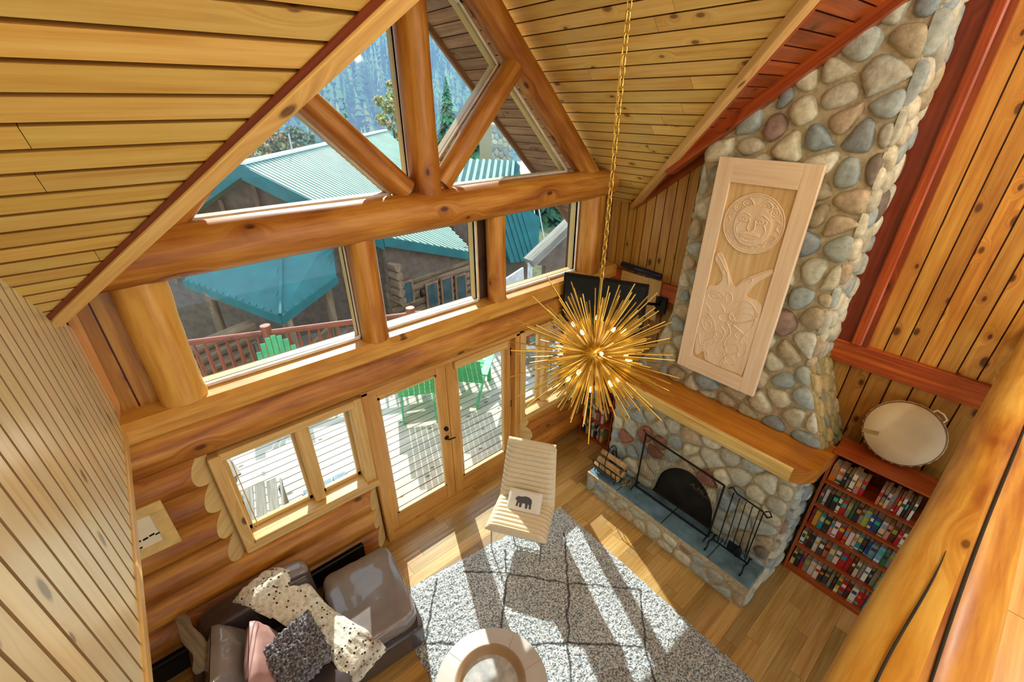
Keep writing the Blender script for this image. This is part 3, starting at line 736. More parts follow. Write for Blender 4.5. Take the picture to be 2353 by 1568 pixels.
def stones(mb, O, ud, vd, nrm, poly, size, asp=1.0, gap=.012, H=.055, hole=None, pal=None, jit=None, convex=None, fixed=None):
    """cobbles packed as rounded voronoi cells in a planar polygon (u,v)"""
    O, ud, vd, nrm = V(O), V(ud).normalized(), V(vd).normalized(), V(nrm).normalized()
    us = [p[0] for p in poly]; vs = [p[1] for p in poly]
    pts = [tuple(f[:2]) for f in (fixed or [])]; tries = 0
    area_ = abs(sum(poly[i][0] * poly[(i + 1) % len(poly)][1] - poly[(i + 1) % len(poly)][0] * poly[i][1] for i in range(len(poly)))) / 2
    rad = {}
    while tries < 9000:
        tries += 1
        p = (U(min(us), max(us)), U(min(vs), max(vs)))
        if not inpoly(p, poly): continue
        if hole and ((p[0] - hole[0]) / (hole[2] + .02)) ** 2 + ((p[1] - hole[1]) / (hole[3] + .02)) ** 2 < 1: continue
        r = size * U(.72, 1.2)
        ok = True
        for q in pts:
            if ((p[0] - q[0]) / asp) ** 2 + (p[1] - q[1]) ** 2 < r * r: ok = False; break
        if ok: pts.append(p)
    for i, p in enumerate(pts):
        cell = [(p[0] - size * 1.3 * asp, p[1] - size * 1.3), (p[0] + size * 1.3 * asp, p[1] - size * 1.3), (p[0] + size * 1.3 * asp, p[1] + size * 1.3), (p[0] - size * 1.3 * asp, p[1] + size * 1.3)]
        for q in sorted(pts, key=lambda q: ((p[0] - q[0]) / asp) ** 2 + (p[1] - q[1]) ** 2)[1:16]:
            dx, dy = (q[0] - p[0]) / asp ** 2, q[1] - p[1]; L = math.hypot(dx, dy)
            nx, ny = dx / L, dy / L; mx, my = (p[0] + q[0]) / 2, (p[1] + q[1]) / 2
            cell = clip(cell, (nx, ny), nx * mx + ny * my - gap / 2)
            if len(cell) < 3: break
        if len(cell) < 3: continue
        n = len(poly); sg = 1 if sum(poly[k][0] * poly[(k + 1) % n][1] - poly[(k + 1) % n][0] * poly[k][1] for k in range(n)) > 0 else -1
        for k in range(n):
            a, b = poly[k], poly[(k + 1) % n]; ex, ey = b[0] - a[0], b[1] - a[1]; L = math.hypot(ex, ey); nx, ny = sg * ey / L, -sg * ex / L
            if (p[0] - a[0]) * nx + (p[1] - a[1]) * ny < 0: cell = clip(cell, (nx, ny), nx * a[0] + ny * a[1])
            if len(cell) < 3: break
        if len(cell) < 3: continue
        if hole:
            dx, dy = (p[0] - hole[0]) / hole[2], (p[1] - hole[1]) / hole[3]; L = math.hypot(dx, dy); ex, ey = hole[0] + dx / L * hole[2], hole[1] + dy / L * hole[3]
            nx, ny = dx / L / hole[2], dy / L / hole[3]; l2 = math.hypot(nx, ny); nx, ny = -nx / l2, -ny / l2
            cell = clip(cell, (nx, ny), nx * ex + ny * ey - .015)
            if len(cell) < 3: continue
        cx = sum(c[0] for c in cell) / len(cell); cy = sum(c[1] for c in cell) / len(cell)
        for _ in range(2):
            nc = []
            for k in range(len(cell)):
                a, b = cell[k], cell[(k + 1) % len(cell)]
                nc += [(a[0] * .75 + b[0] * .25, a[1] * .75 + b[1] * .25), (a[0] * .25 + b[0] * .75, a[1] * .25 + b[1] * .75)]
            cell = nc
        ar = abs(sum(cell[k][0] * cell[(k + 1) % len(cell)][1] - cell[(k + 1) % len(cell)][0] * cell[k][1] for k in range(len(cell)))) / 2
        if ar < size * size * .05: continue
        h = H * min(1.3, math.sqrt(ar) / size) * U(.8, 1.15); col = scol(pal); nz = rnd() * 80; m = len(cell); rings = []
        tlx, tly = U(-.3, .3), U(-.3, .3)
        for s_, hh in ((1.0, -.3), (.985, .15), (.93, .48), (.8, .78), (.58, .95), (.3, 1.02)):
            ring = []
            for (x, y) in cell:
                xx, yy = cx + (x - cx) * s_, cy + (y - cy) * s_
                bump = .12 * noise.noise(V((xx * 9 + nz, yy * 9, nz))) * (1 if hh > .2 else 0)
                z = h * (hh + bump) + h * (tlx * (xx - cx) + tly * (yy - cy)) / size * (1 if hh > 0 else 0)
                ring.append(mb.vert(O + ud * xx + vd * yy + nrm * z, col))
            rings.append(ring)
        cen = mb.vert(O + ud * cx + vd * cy + nrm * (h * 1.02), col)
        flip = ud.cross(vd).dot(nrm) < 0
        arr = sum(cell[k][0] * cell[(k + 1) % m][1] - cell[(k + 1) % m][0] * cell[k][1] for k in range(m)) > 0
        if not arr: flip = not flip
        for a in range(len(rings) - 1):
            for k in range(m):
                q = [rings[a][k], rings[a][(k + 1) % m], rings[a + 1][(k + 1) % m], rings[a + 1][k]]
                if flip: q.reverse()
                mb.face(q, [(0, 0)] * 4, True)
        for k in range(m):
            q = [rings[-1][k], rings[-1][(k + 1) % m], cen]
            if flip: q.reverse()
            mb.face(q, [(0, 0)] * 3, True)
    return pts
core = MB()
# mortar body: upper shaft, shoulders, lower block with arched firebox, hearth
tp = 5.75
sh = [(-.98, 1.575), (-1.18, 1.88), (-1.31, 2.36), (-1.36, 4.35), (-2.63, 5.35), (-2.65, 2.3), (-2.965, 1.575)]
core.prism([(4.05, y, z) for y, z in sh], (1, 0, 0), .49)
ya, ab, bb, zb = -2.05, .37, .57, .29
core.box(3.66, 4.54, -2.42 - .55, -2.42, .0, 1.44); core.box(3.66, 4.54, -1.68, -1.03, 0, 1.44)
core.box(3.66, 4.54, -2.42, -1.68, .88, 1.44); core.box(3.66, 4.54, -2.42, -1.68, 0, .285)
K = 16
for k in range(K):
    y0, y1 = -2.42 + .74 * k / K, -2.42 + .74 * (k + 1) / K
    f = lambda y: zb + bb * math.sqrt(max(0, 1 - ((y - ya) / ab) ** 2))
    core.prism([(3.66, y0, f(y0)), (3.66, y1, f(y1)), (3.66, y1, .885), (3.66, y0, .885)], (1, 0, 0), .14)
core.box(3.305, 3.67, -2.98, -1.0, 0, .262)
core.box(3.300, 3.33, -2.985, -.995, .25, .292)
part(core, 'mortar_body', M['mortar'], FP)
fb = MB(); fb.box(4.2, 4.25, -2.5, -1.6, .25, .95); fb.box(3.75, 4.25, -2.50, -2.43, .25, .95); fb.box(3.75, 4.25, -1.67, -1.6, .25, .95); fb.box(3.75, 4.25, -2.5, -1.6, .885, .9); fb.box(3.66, 4.25, -2.45, -1.65, .286, .30)
part(fb, 'firebox_lining', M['soot'], FP)
st = MB()
stones(st, (4.05, 0, 0), (0, 1, 0), (0, 0, 1), (-1, 0, 0), sh, .205, gap=.022, H=.065)
PALF = SCOL + [('#8F5F4C', 3)]
stones(st, (3.66, 0, 0), (0, 1, 0), (0, 0, 1), (-1, 0, 0), [(-1.04, .29), (-1.04, 1.43), (-2.96, 1.43), (-2.96, .29)], .195, gap=.014, H=.05, hole=(ya, zb, ab, bb), pal=PALF)
PALY = [('#A88E58', 5), ('#94834F', 4), ('#B79E6C', 4), ('#8D805F', 3)]
stones(st, (0, -2.64, 0), (1, 0, 0), (0, 0, 1), (0, -1, 0), [(4.03, 2.3), (4.54, 2.3), (4.54, 5.05), (4.03, 5.05)], .19, asp=.8, gap=.012, H=.065)
fl = V((0, -2.65 + 2.965, 2.3 - 1.575)).normalized()
stones(st, (0, -2.965, 1.575), (1, 0, 0), fl, (0, -fl.z, fl.y), [(4.05, -.1), (4.54, -.1), (4.54, .8), (4.05, .8)], .17, asp=.55, gap=.01, H=.045, pal=PALY)
stones(st, (0, -2.97, 0), (1, 0, 0), (0, 0, 1), (0, -1, 0), [(3.67, .0), (4.54, 0), (4.54, 1.43), (3.67, 1.43)], .16, asp=1.5, gap=.01, H=.05)
stones(st, (3.305, 0, 0), (0, 1, 0), (0, 0, 1), (-1, 0, 0), [(-2.97, .02), (-2.97, .25), (-1.01, .25), (-1.01, .02)], .20, gap=.025, H=.035, asp=.95)
stones(st, (0, -2.98, 0), (1, 0, 0), (0, 0, 1), (0, -1, 0), [(3.31, .02), (3.66, .02), (3.66, .25), (3.31, .25)], .19, gap=.012, H=.035)
stones(st, (0, -1.35, 0), (1, 0, 0), (0, 0, 1), (0, 1, 0), [(4.05, 2.3), (4.54, 2.3), (4.54, 4.0), (4.05, 4.0)], .19, gap=.012, H=.06)
stones(st, (0, -1.03, 0), (1, 0, 0), (0, 0, 1), (0, 1, 0), [(3.67, .3), (4.54, .3), (4.54, 1.43), (3.67, 1.43)], .17, gap=.012, H=.05)
part(st, 'cobble_stones', M['stone'], FP)
sl = MB()
ys = [-2.985, -2.56, -2.02, -1.42, -.995]
for a, b in zip(ys[:-1], ys[1:]):
    k = U(.85, 1.15); sl.box(3.325, 3.67, a + .006, b - .006, .262, .297, (k, k, k), bev=.004)
part(sl, 'slate_hearth', M['slate'], FP)
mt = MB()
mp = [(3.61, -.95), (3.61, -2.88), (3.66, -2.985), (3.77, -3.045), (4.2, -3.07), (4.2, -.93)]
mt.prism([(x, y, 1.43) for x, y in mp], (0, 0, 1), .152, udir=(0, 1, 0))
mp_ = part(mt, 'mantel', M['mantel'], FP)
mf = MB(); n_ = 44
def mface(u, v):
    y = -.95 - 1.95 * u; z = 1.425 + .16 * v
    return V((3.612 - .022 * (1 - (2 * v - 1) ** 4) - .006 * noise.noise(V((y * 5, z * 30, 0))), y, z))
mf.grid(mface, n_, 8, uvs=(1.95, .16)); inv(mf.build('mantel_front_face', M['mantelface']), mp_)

# fire screen
FS = thing('fire_screen', 'rectangular black framed mesh fire screen standing before the arched firebox', 'fire screen', (3.55, -2.0, .3))
s0, s1 = -1.53, -2.44
mb = MB()
for a, b in (((3.55, s0, .31), (3.57, s0, 1.09)), ((3.55, s1, .31), (3.57, s1, 1.04)), ((3.57, s0, 1.09), (3.57, s1, 1.04)), ((3.55, s0, .315), (3.55, s1, .315))): mb.tube([a, b], .011, 8)
mb.tube([(3.57, s0, 1.09), (3.57, s0 + .03, 1.13), (3.57, s0 + .05, 1.12)], .007, 6)
part(mb, 'frame', M['black'], FS)
mb = MB()
for i in range(1, 31): y = s0 + (s1 - s0) * i / 31; mb.tube([(3.56, y, .315), (3.57, y, 1.09 - .05 * i / 31)], .0011, 3, caps=False)
for i in range(1, 26): z = .315 + .75 * i / 26; mb.tube([(3.56, s0, z), (3.56, s1, z - .04 * i / 26)], .0011, 3, caps=False)
part(mb, 'wire_mesh', M['iron'], FS)
for y in (s0, s1):
    mb = MB(); mb.tube([(3.45, y, .31), (3.47, y, .325), (3.55, y, .345), (3.62, y, .325), (3.64, y, .306)], .008, 6); part(mb, 'foot', M['black'], FS)
# iron arch plate with lettering inside the opening
AP = thing('arched_fireback', 'dark arched iron plate with raised lettering inside the fireplace opening', 'fireback', (3.72, -2.05, .3))
mb = MB(); pp = [(3.72, ya + ab * .97 * math.cos(math.pi * k / 24), .301 + (bb - .03) * math.sin(math.pi * k / 24)) for k in range(25)]
mb.prism(pp, (1, 0, 0), .012, udir=(0, 1, 0)); apl = part(mb, 'plate', M['soot'], AP)
mb = MB(); mb.tube([(3.715, y, z) for _, y, z in pp], .012, 6); part(mb, 'rim', M['iron'], AP)
def text_obj(name, body, size, mat, loc, xdir, ydir, ext=.002, parent=None, shear=0):
    cu = bpy.data.curves.new(name, 'FONT'); cu.body = body; cu.size = size; cu.extrude = ext; cu.align_x = 'CENTER'
    o = bpy.data.objects.new(name, cu); COL.objects.link(o)
    dg = bpy.context.evaluated_depsgraph_get(); me = bpy.data.meshes.new_from_object(o.evaluated_get(dg)); bpy.data.objects.remove(o); me.materials.clear(); me.materials.append(mat)
    x = V(xdir).normalized(); y = V(ydir).normalized(); z = x.cross(y)
    Mx = Matrix(((x.x, y.x, z.x, loc[0]), (x.y, y.y, z.y, loc[1]), (x.z, y.z, z.z, loc[2]), (0, 0, 0, 1)))
    me.transform(Mx); o2 = bpy.data.objects.new(name, me); COL.objects.link(o2)
    if parent: inv(o2, parent)
    return o2
bronze = plain('dull_bronze', '#7C6C48', .6, metal=.5)
text_obj('lettering', 'A.MUIR', .085, bronze, (3.716, -2.2, .62), (0, -1, -.25), (0, -.25, 1), .003, apl)
# burnt logs seen under the arch
for i, (x, y, z, dy) in enumerate(((3.90, -2.0, .352, .24), (4.03, -2.08, .352, .22), (3.965, -2.04, .43, .23))):
    mb = MB(); mb.log((x, y - dy, z), (x, y + dy, z), .045, .043, 12, wob=.1)
    tag(mb.build('firewood_log', M['soot']), ['charred log lying nearest the front of the firebox', 'charred log lying at the back of the firebox', 'charred log resting on the other two in the firebox'][i], 'firewood', 'logs in the firebox')

# fire tools on a wrought iron stand
TS = thing('fire_tool_set', 'wrought iron stand with curled feet holding hanging fireplace tools at right end of hearth', 'fire tools', (3.52, -2.72, .3))
mb = MB()
cx, cy = 3.52, -2.70
mb.tube([(cx, cy - .17, 1.02), (cx, cy - .12, 1.06), (cx, cy + .12, 1.08), (cx, cy + .17, 1.12), (cx, cy + .2, 1.09)], .008, 8)
mb.tube([(cx, cy - .17, 1.02), (cx, cy - .2, 1.06), (cx, cy - .17, 1.1), (cx, cy - .14, 1.07)], .007, 8)
part(mb, 'top_bar', M['iron'], TS)
mb = MB(); mb.tube([(cx, cy + .15, 1.07), (cx, cy + .15, .36)], .006, 6); mb.tube([(cx, cy - .13, 1.05), (cx, cy - .13, .36)], .006, 6)
part(mb, 'uprights', M['iron'], TS)
mb = MB()
mb.tube([(cx, cy + .2, .36), (cx, cy - .16, .36)], .009, 8)
for y in (cy + .2, cy - .16):
    for sx in (-1, 1):
        mb.tube([(cx, y, .36), (cx + sx * .06, y + .01, .37), (cx + sx * .1, y, .33), (cx + sx * .13, y, .306), (cx + sx * .15, y, .32), (cx + sx * .14, y, .335)], .008, 7)
part(mb, 'base_with_curled_feet', M['iron'], TS)
for i, (nm, y) in enumerate((('poker', .08), ('shovel', .02), ('brush', -.04), ('tongs', -.10))):
    mb = MB(); mb.tube([(cx - .01, cy + y, 1.06), (cx - .035, cy + y, 1.07), (cx - .03, cy + y, 1.03), (cx - .02, cy + y - .01, .5)], .0045, 6)
    if nm == 'shovel': mb.obox((cx - .02, cy + y - .012, .45), (.004, 0, 0), (0, .045, 0), (0, 0, .065), bev=.003)
    if nm == 'brush': mb.lathe([(.012, .0), (.03, -.04), (.035, -.12), (0, -.12)], (cx - .02, cy + y - .012, .52), 12)
    if nm == 'tongs': mb.tube([(cx - .02, cy + y, .75), (cx - .045, cy + y - .02, .6), (cx - .02, cy + y - .02, .42)], .004, 6)
    if nm == 'poker': mb.tube([(cx - .02, cy + y - .01, .52), (cx - .05, cy + y - .01, .47), (cx - .05, cy + y - .01, .44)], .005, 6)
    part(mb, nm, M['iron'], TS)
# pan lying behind
# wood basket with split logs
BK = thing('log_basket', 'black wire log basket full of split firewood on left end of hearth', 'basket', (3.5, -1.2, .297))
mb = MB()
def arcpts(y): return [(3.455 + .11 * math.cos(a), y, .50 + .19 * math.sin(a)) for a in [math.pi + math.pi * k / 10 for k in range(11)]]
for y in (-1.03, -1.12, -1.21, -1.30, -1.37): mb.tube(arcpts(y), .005, 6)
for a in (0, math.pi, 1.2 * math.pi, 1.5 * math.pi, 1.8 * math.pi): mb.tube([(3.455 + .11 * math.cos(a), -1.03, .50 + .19 * math.sin(a)), (3.455 + .11 * math.cos(a), -1.37, .50 + .19 * math.sin(a))], .006, 6)
mb.tube([(3.455 + .11 * math.cos(a), -1.2, .5 + .26 * math.sin(a)) for a in [math.pi * k / 12 for k in range(13)]], .006, 6)
for (x, y) in ((3.38, -1.05), (3.53, -1.05), (3.38, -1.35), (3.53, -1.35)): mb.tube([(x, y, .36), (x - .01, y, .305)], .006, 6)
part(mb, 'wire_cage', M['black'], BK)
splt = wood('split_firewood', '#C9A87A', '#A98358', '#7A5636', ks=2, rough=.8, coat=0)
sp_l = ['split log at the bottom left of the basket on the hearth', 'split log at the bottom right of the basket on the hearth', 'split log in the middle of the basket on the hearth', 'pale split log, topmost in the basket on the hearth']
for i, (x, z, r) in enumerate(((3.41, .385, .044), (3.505, .39, .043), (3.44, .475, .045), (3.49, .56, .042))):
    mb = MB(); a0_ = rnd() * 6; mb.prism([(x + r * math.cos(a0_ + t) * q, -1.02 - .01 * i, z + r * math.sin(a0_ + t) * q) for t, q in ((0, 1), (.8, 1.05), (1.6, 1), (2.6, .95), (3.9, .6), (5.2, .7))], (0, -1, 0), .36, (U(.9, 1.3),) * 3, (1, 0, 0))
    tag(mb.build('split_log', splt), sp_l[i], 'firewood', 'split logs in the hearth basket')
for i, (x, y) in enumerate(((3.47, -1.43), (3.53, -1.46), (3.50, -1.40))):
    mb = MB(); mb.tube([(x - .05, y, .31), (x, y - .01, .32), (x + .06, y + .03, .312)], .009, 6, (1, .7, .5))
    tag(mb.build('kindling_stick', splt), ['kindling stick nearest the room beside the log basket', 'kindling stick nearest the fire screen beside the log basket', 'kindling stick touching the end of the log basket'][i], 'kindling', 'kindling beside the log basket')
mb = MB(); blue = plain('blue_glass_metal', '#23415E', .25, metal=.4)
mb.lathe([(0, 0), (.03, 0), (.033, .02), (.03, .15), (.02, .19), (.015, .22), (.015, .25), (0, .25)], (3.595, -1.12, .298), 20)
mb.tube([(3.595, -1.09, .44), (3.595, -1.08, .57), (3.595, -1.12, .60), (3.595, -1.16, .57), (3.595, -1.15, .44)], .004, 6)
tag(mb.build('blue_lantern', blue), 'dark blue lantern with wire handle behind the log basket on the hearth', 'lantern')

# carved panel on the chimney
CP = thing('carved_panel', 'tall pale wooden panel carved with a sun face above animal forms on the chimney', 'carving', (3.97, -1.93, 1.86))
px = 3.925; yl, yr, zb_, zt_ = -1.535, -2.335, 1.87, 3.92
mb = MB()
fw_ = .135
mb.box(px, px + .045, yr, yr + fw_, zb_, zt_, g=2, bev=.004); mb.box(px, px + .045, yl - fw_, yl, zb_, zt_, g=2, bev=.004)
mb.box(px, px + .045, yr + fw_, yl - fw_, zb_, zb_ + .15, g=1, bev=.002); mb.box(px, px + .045, yr + fw_, yl - fw_, zt_ - .19, zt_, g=1, bev=.002)
part(mb, 'border', M['carve'], CP)
mb = MB(); mb.box(px + .022, px + .045, yr + fw_, yl - fw_, zb_ + .15, zt_ - .19, g=2); part(mb, 'field', M['carve_d'], CP)
ym = (yl + yr) / 2; xs = px + .022
rel = MB()
def cpt(a, b, h=0): return V((xs - h, ym - a, b))
def curve(pts, r=.006, n=24, closed=False, h=.004):
    # catmull-rom
    P = list(pts); out = []
    if closed: P = [P[-1]] + P + [P[0], P[1]]
    else: P = [P[0]] + P + [P[-1]]
    for i in range(1, len(P) - 2):
        for k in range(6):
            t = k / 6; p0, p1, p2, p3 = P[i - 1], P[i], P[i + 1], P[i + 2]
            out.append(tuple(.5 * ((2 * p1[j]) + (-p0[j] + p2[j]) * t + (2 * p0[j] - 5 * p1[j] + 4 * p2[j] - p3[j]) * t * t + (-p0[j] + 3 * p1[j] - 3 * p2[j] + p3[j]) * t ** 3) for j in (0, 1)))
    if not closed: out.append(P[-2])
    else: out.append(out[0])
    return out
def rel_blob(pts, h=.012, mb_=None):
    o = curve(pts, closed=True)[:-1]; (mb_ or rel).prism([cpt(a, b) for a, b in o], (-1, 0, 0), h, udir=(0, 0, 1))
def rel_line(pts, r=.005, h=.012, closed=False): rel.tube([cpt(a, b, h) for a, b in curve(pts, closed=closed)], r, 6)
def ell(cx, cz, rx, rz, a0=0, a1=2 * math.pi, n=14, rot=0):
    o = []
    for k in range(n if a1 - a0 > 6.2 else n + 1):
        t = a0 + (a1 - a0) * k / n; x, z = rx * math.cos(t), rz * math.sin(t); o.append((cx + x * math.cos(rot) - z * math.sin(rot), cz + x * math.sin(rot) + z * math.cos(rot)))
    return o
cz = 3.42; Rr = .245
rel_blob(ell(0, cz, Rr, Rr, n=20), .010)
rel_line(ell(0, cz, Rr, Rr, n=20), .006, .01, True); rel_line(ell(0, cz, Rr - .018, Rr - .018, n=20), .003, .012, True)
rel_blob(ell(0, cz - .01, .15, .17, n=16), .024)
for s in (-1, 1):
    rel_line(ell(s * .068, cz + .035, .045, .022, n=12), .005, .026, True); rel_line(ell(s * .068, cz + .035, .014, .014, n=8), .006, .026, True)
    rel_line([(s * .02, cz + .06), (s * .07, cz + .085), (s * .13, cz + .05)], .006, .024)
    rel_line([(s * .022, cz + .03), (s * .03, cz - .03), (s * .012, cz - .05)], .005, .028)
    rel_line(ell(s * .15, cz + .12, .034, .034, n=10), .005, .012, True); rel_line(ell(s * .15, cz + .12, .014, .014, n=8), .004, .012, True)
    rel_line([(s * .02, cz + .15), (s * .07, cz + .20), (s * .12, cz + .16), (s * .08, cz + .13), (s * .03, cz + .13)], .006, .012, True)
    rel_line(ell(s * .07, cz + .163, .022, .014, n=8), .004, .013, True)
    rel_line([(s * .17, cz + .06), (s * .215, cz + .04), (s * .19, cz), (s * .22, cz - .03)], .005, .012)
    rel_line([(s * .17, cz - .06), (s * .21, cz - .07), (s * .18, cz - .11)], .005, .012)
    rel_line([(s * .09, cz + .02), (s * .12, cz - .04), (s * .1, cz - .1)], .005, .025)
rel_blob(ell(0, cz - .085, .085, .028, n=14), .034); rel_line([(-.08, cz - .085), (0, cz - .08), (.08, cz - .085)], .004, .036)
rel_line([(-.06, cz - .13), (0, cz - .145), (.06, cz - .13)], .005, .026)
for k in range(9):
    a = math.radians(205 + k * 16.5); x, z = .195 * math.cos(a), cz + .195 * math.sin(a)
    rel_line(ell(x, z, .022, .012, n=8, rot=a + math.pi / 2), .0035, .012, True)
# lower figures: two bird heads rising, large animal heads and ovoids
rel_blob([(-.25, 3.06), (-.235, 3.12), (-.20, 3.12), (-.13, 3.02), (-.08, 2.93), (-.02, 2.86), (.04, 2.93), (.10, 2.99), (.18, 3.05), (.245, 3.09), (.255, 3.05), (.17, 2.96), (.12, 2.87), (.10, 2.80), (.2, 2.78), (.26, 2.68), (.255, 2.1), (.2, 2.04), (-.1, 2.04), (-.16, 2.12), (-.22, 2.06), (-.26, 2.2), (-.26, 2.75), (-.18, 2.82), (-.14, 2.9), (-.19, 2.99)], .012)
rel_line([(-.24, 3.11), (-.18, 3.05), (-.10, 2.94), (-.07, 2.86)], .004, .014); rel_line(ell(-.13, 2.96, .032, .016, rot=-.9), .004, .014, True)
rel_line([(.24, 3.08), (.14, 3.0), (.05, 2.92), (.0, 2.85)], .004, .014); rel_line(ell(.09, 2.94, .034, .018, rot=.8), .004, .014, True)
for (a, b, rx, rz, rt_) in ((-.16, 2.72, .075, .05, .1), (-.16, 2.72, .035, .02, .1), (-.04, 2.74, .03, .05, .2), (.12, 2.62, .13, .07, .5), (.13, 2.60, .09, .04, .5), (-.02, 2.55, .07, .045, .3), (-.17, 2.42, .08, .06, -.8), (-.17, 2.42, .04, .03, -.8), (-.05, 2.36, .03, .03, 0), (.13, 2.42, .035, .035, 0), (.10, 2.26, .07, .05, .5), (.0, 2.18, .045, .045, 0), (0, 2.18, .018, .018, 0), (.11, 2.14, .055, .04, -.5), (.19, 2.3, .04, .09, 0), (-.12, 2.24, .07, .03, .8), (.05, 2.08, .02, .02, 0)):
    rel_line(ell(a, b, rx, rz, rot=rt_), .0045, .013, True)
for pts in ([(-.24, 2.62), (-.18, 2.56), (-.2, 2.48)], [(-.10, 2.66), (-.05, 2.6), (-.1, 2.55)], [(.0, 2.5), (.05, 2.42), (.02, 2.3), (.06, 2.22)], [(.2, 2.5), (.16, 2.36), (.24, 2.36)], [(-.24, 2.3), (-.2, 2.18), (-.12, 2.14), (-.1, 2.08)], [(.02, 2.72), (.12, 2.76), (.2, 2.72), (.23, 2.62), (.22, 2.52)], [(-.22, 2.54), (-.15, 2.5), (-.1, 2.42), (-.09, 2.3)], [(.06, 2.5), (.12, 2.47), (.2, 2.44)], [(-.05, 2.45), (0, 2.4), (-.02, 2.3), (-.06, 2.26)]):
    rel_line(pts, .005, .013)
part(rel, 'relief_carving', M['carve'], CP)

# ------------------------------------------------------------------ bookcases and books
def ordinal(i):
    return ['first', 'second', 'third', 'fourth', 'fifth', 'sixth', 'seventh', 'eighth', 'ninth', 'tenth', 'eleventh', 'twelfth', 'thirteenth', 'fourteenth', 'fifteenth', 'sixteenth', 'seventeenth', 'eighteenth', 'nineteenth', 'twentieth', 'twenty-first', 'twenty-second', 'twenty-third', 'twenty-fourth', 'twenty-fifth', 'twenty-sixth', 'twenty-seventh', 'twenty-eighth', 'twenty-ninth', 'thirtieth'][i]
def bookcase(name, label, x0, x1, y0, y1, h, shelves, loc):
    """front faces -x; y1 > y0"""
    t = thing(name, label, 'bookcase', loc)
    for y in (y0, y1 - .022):
        m1 = MB(); m1.box(x0, x1, y, y + .022, 0, h - .022, g=2, bev=.002); part(m1, 'side_panel', M['bookcase'], t)
    m1 = MB(); m1.box(x0 - .01, x1, y0 - .008, y1 + .008, h - .022, h, g=1, bev=.003); part(m1, 'top', M['bookcase'], t)
    m1 = MB(); m1.box(x1 - .012, x1, y0 + .02, y1 - .02, .05, h - .02, (.35, .3, .3), g=2); part(m1, 'back_panel', M['bookcase'], t)
    m1 = MB(); m1.box(x0 + .015, x0 + .03, y0 + .02, y1 - .02, 0, .06, g=1); part(m1, 'plinth', M['bookcase'], t)
    for z in shelves:
        m1 = MB(); m1.box(x0 + .004, x1 - .01, y0 + .022, y1 - .022, z - .02, z, g=1, bev=.002); part(m1, 'shelf', M['bookcase'], t)
    return t
CN = {'#2B2B2E': 'black', '#E6E0D2': 'white', '#B5222B': 'red', '#D9C79B': 'cream', '#1E4A8A': 'blue', '#1F8FA8': 'turquoise', '#2E6B4A': 'green', '#D97A2B': 'orange', '#A7B33A': 'lime green', '#4B4A45': 'dark grey', '#8E8A80': 'grey', '#6FA0C8': 'pale blue', '#C87F76': 'pink', '#5A3A28': 'brown', '#D9B23A': 'yellow', '#3BB08A': 'mint green'}
def book(x, y, w_, h, d, z, colh, label, grp, lean=0.0, stripe=None):
    m1 = MB(); c = tuple(a * U(.85, 1.15) for a in lin(colh)); tl = math.tan(lean)
    def bx(xa, xb, ya, yb, za, zb, cc, mi):
        cy_ = (ya + yb) / 2; m1.obox(((xa + xb) / 2, cy_ + tl * ((za + zb) / 2), z + (za + zb) / 2), ((xb - xa) / 2, 0, 0), (0, (yb - ya) / 2, 0), (0, tl * (zb - za) / 2, (zb - za) / 2), cc, 2, mi)
    bx(x, x + .004, y, y + w_, 0, h, c, 0); bx(x, x + d, y, y + .002, 0, h, c, 0); bx(x, x + d, y + w_ - .002, y + w_, 0, h, c, 0)
    bx(x + .004, x + d - .003, y + .002, y + w_ - .002, .003, h - .004, (1, 1, 1), 1)
    s = stripe or [CN_K[R_.randrange(len(CN_K))] for _ in range(2)]
    sc_ = lin(s[0]); bx(x - .0012, x, y + w_ * .12, y + w_ * .88, h * U(.5, .6), h * U(.68, .86), sc_, 0)
    if rnd() < .35: bx(x - .001, x, y + w_ * .05, y + w_ * .95, h * .08, h * U(.12, .25), lin(s[1]), 0)
    o = m1.build('book', [M['book'], M['pages']]); tag(o, label, 'book', grp); return o
CN_K = list(CN)
BW_ = dict(x0=4.09, x1=4.37)
TB = bookcase('bookcase', 'tall cherry wood bookcase of five shelves right of the fireplace', 4.09, 4.37, -3.95, -3.05, 1.61, [.07, .36, .63, .90, 1.17, 1.34][:1] + [.385, .68, .965, 1.26], (4.09, -3.5, 0))
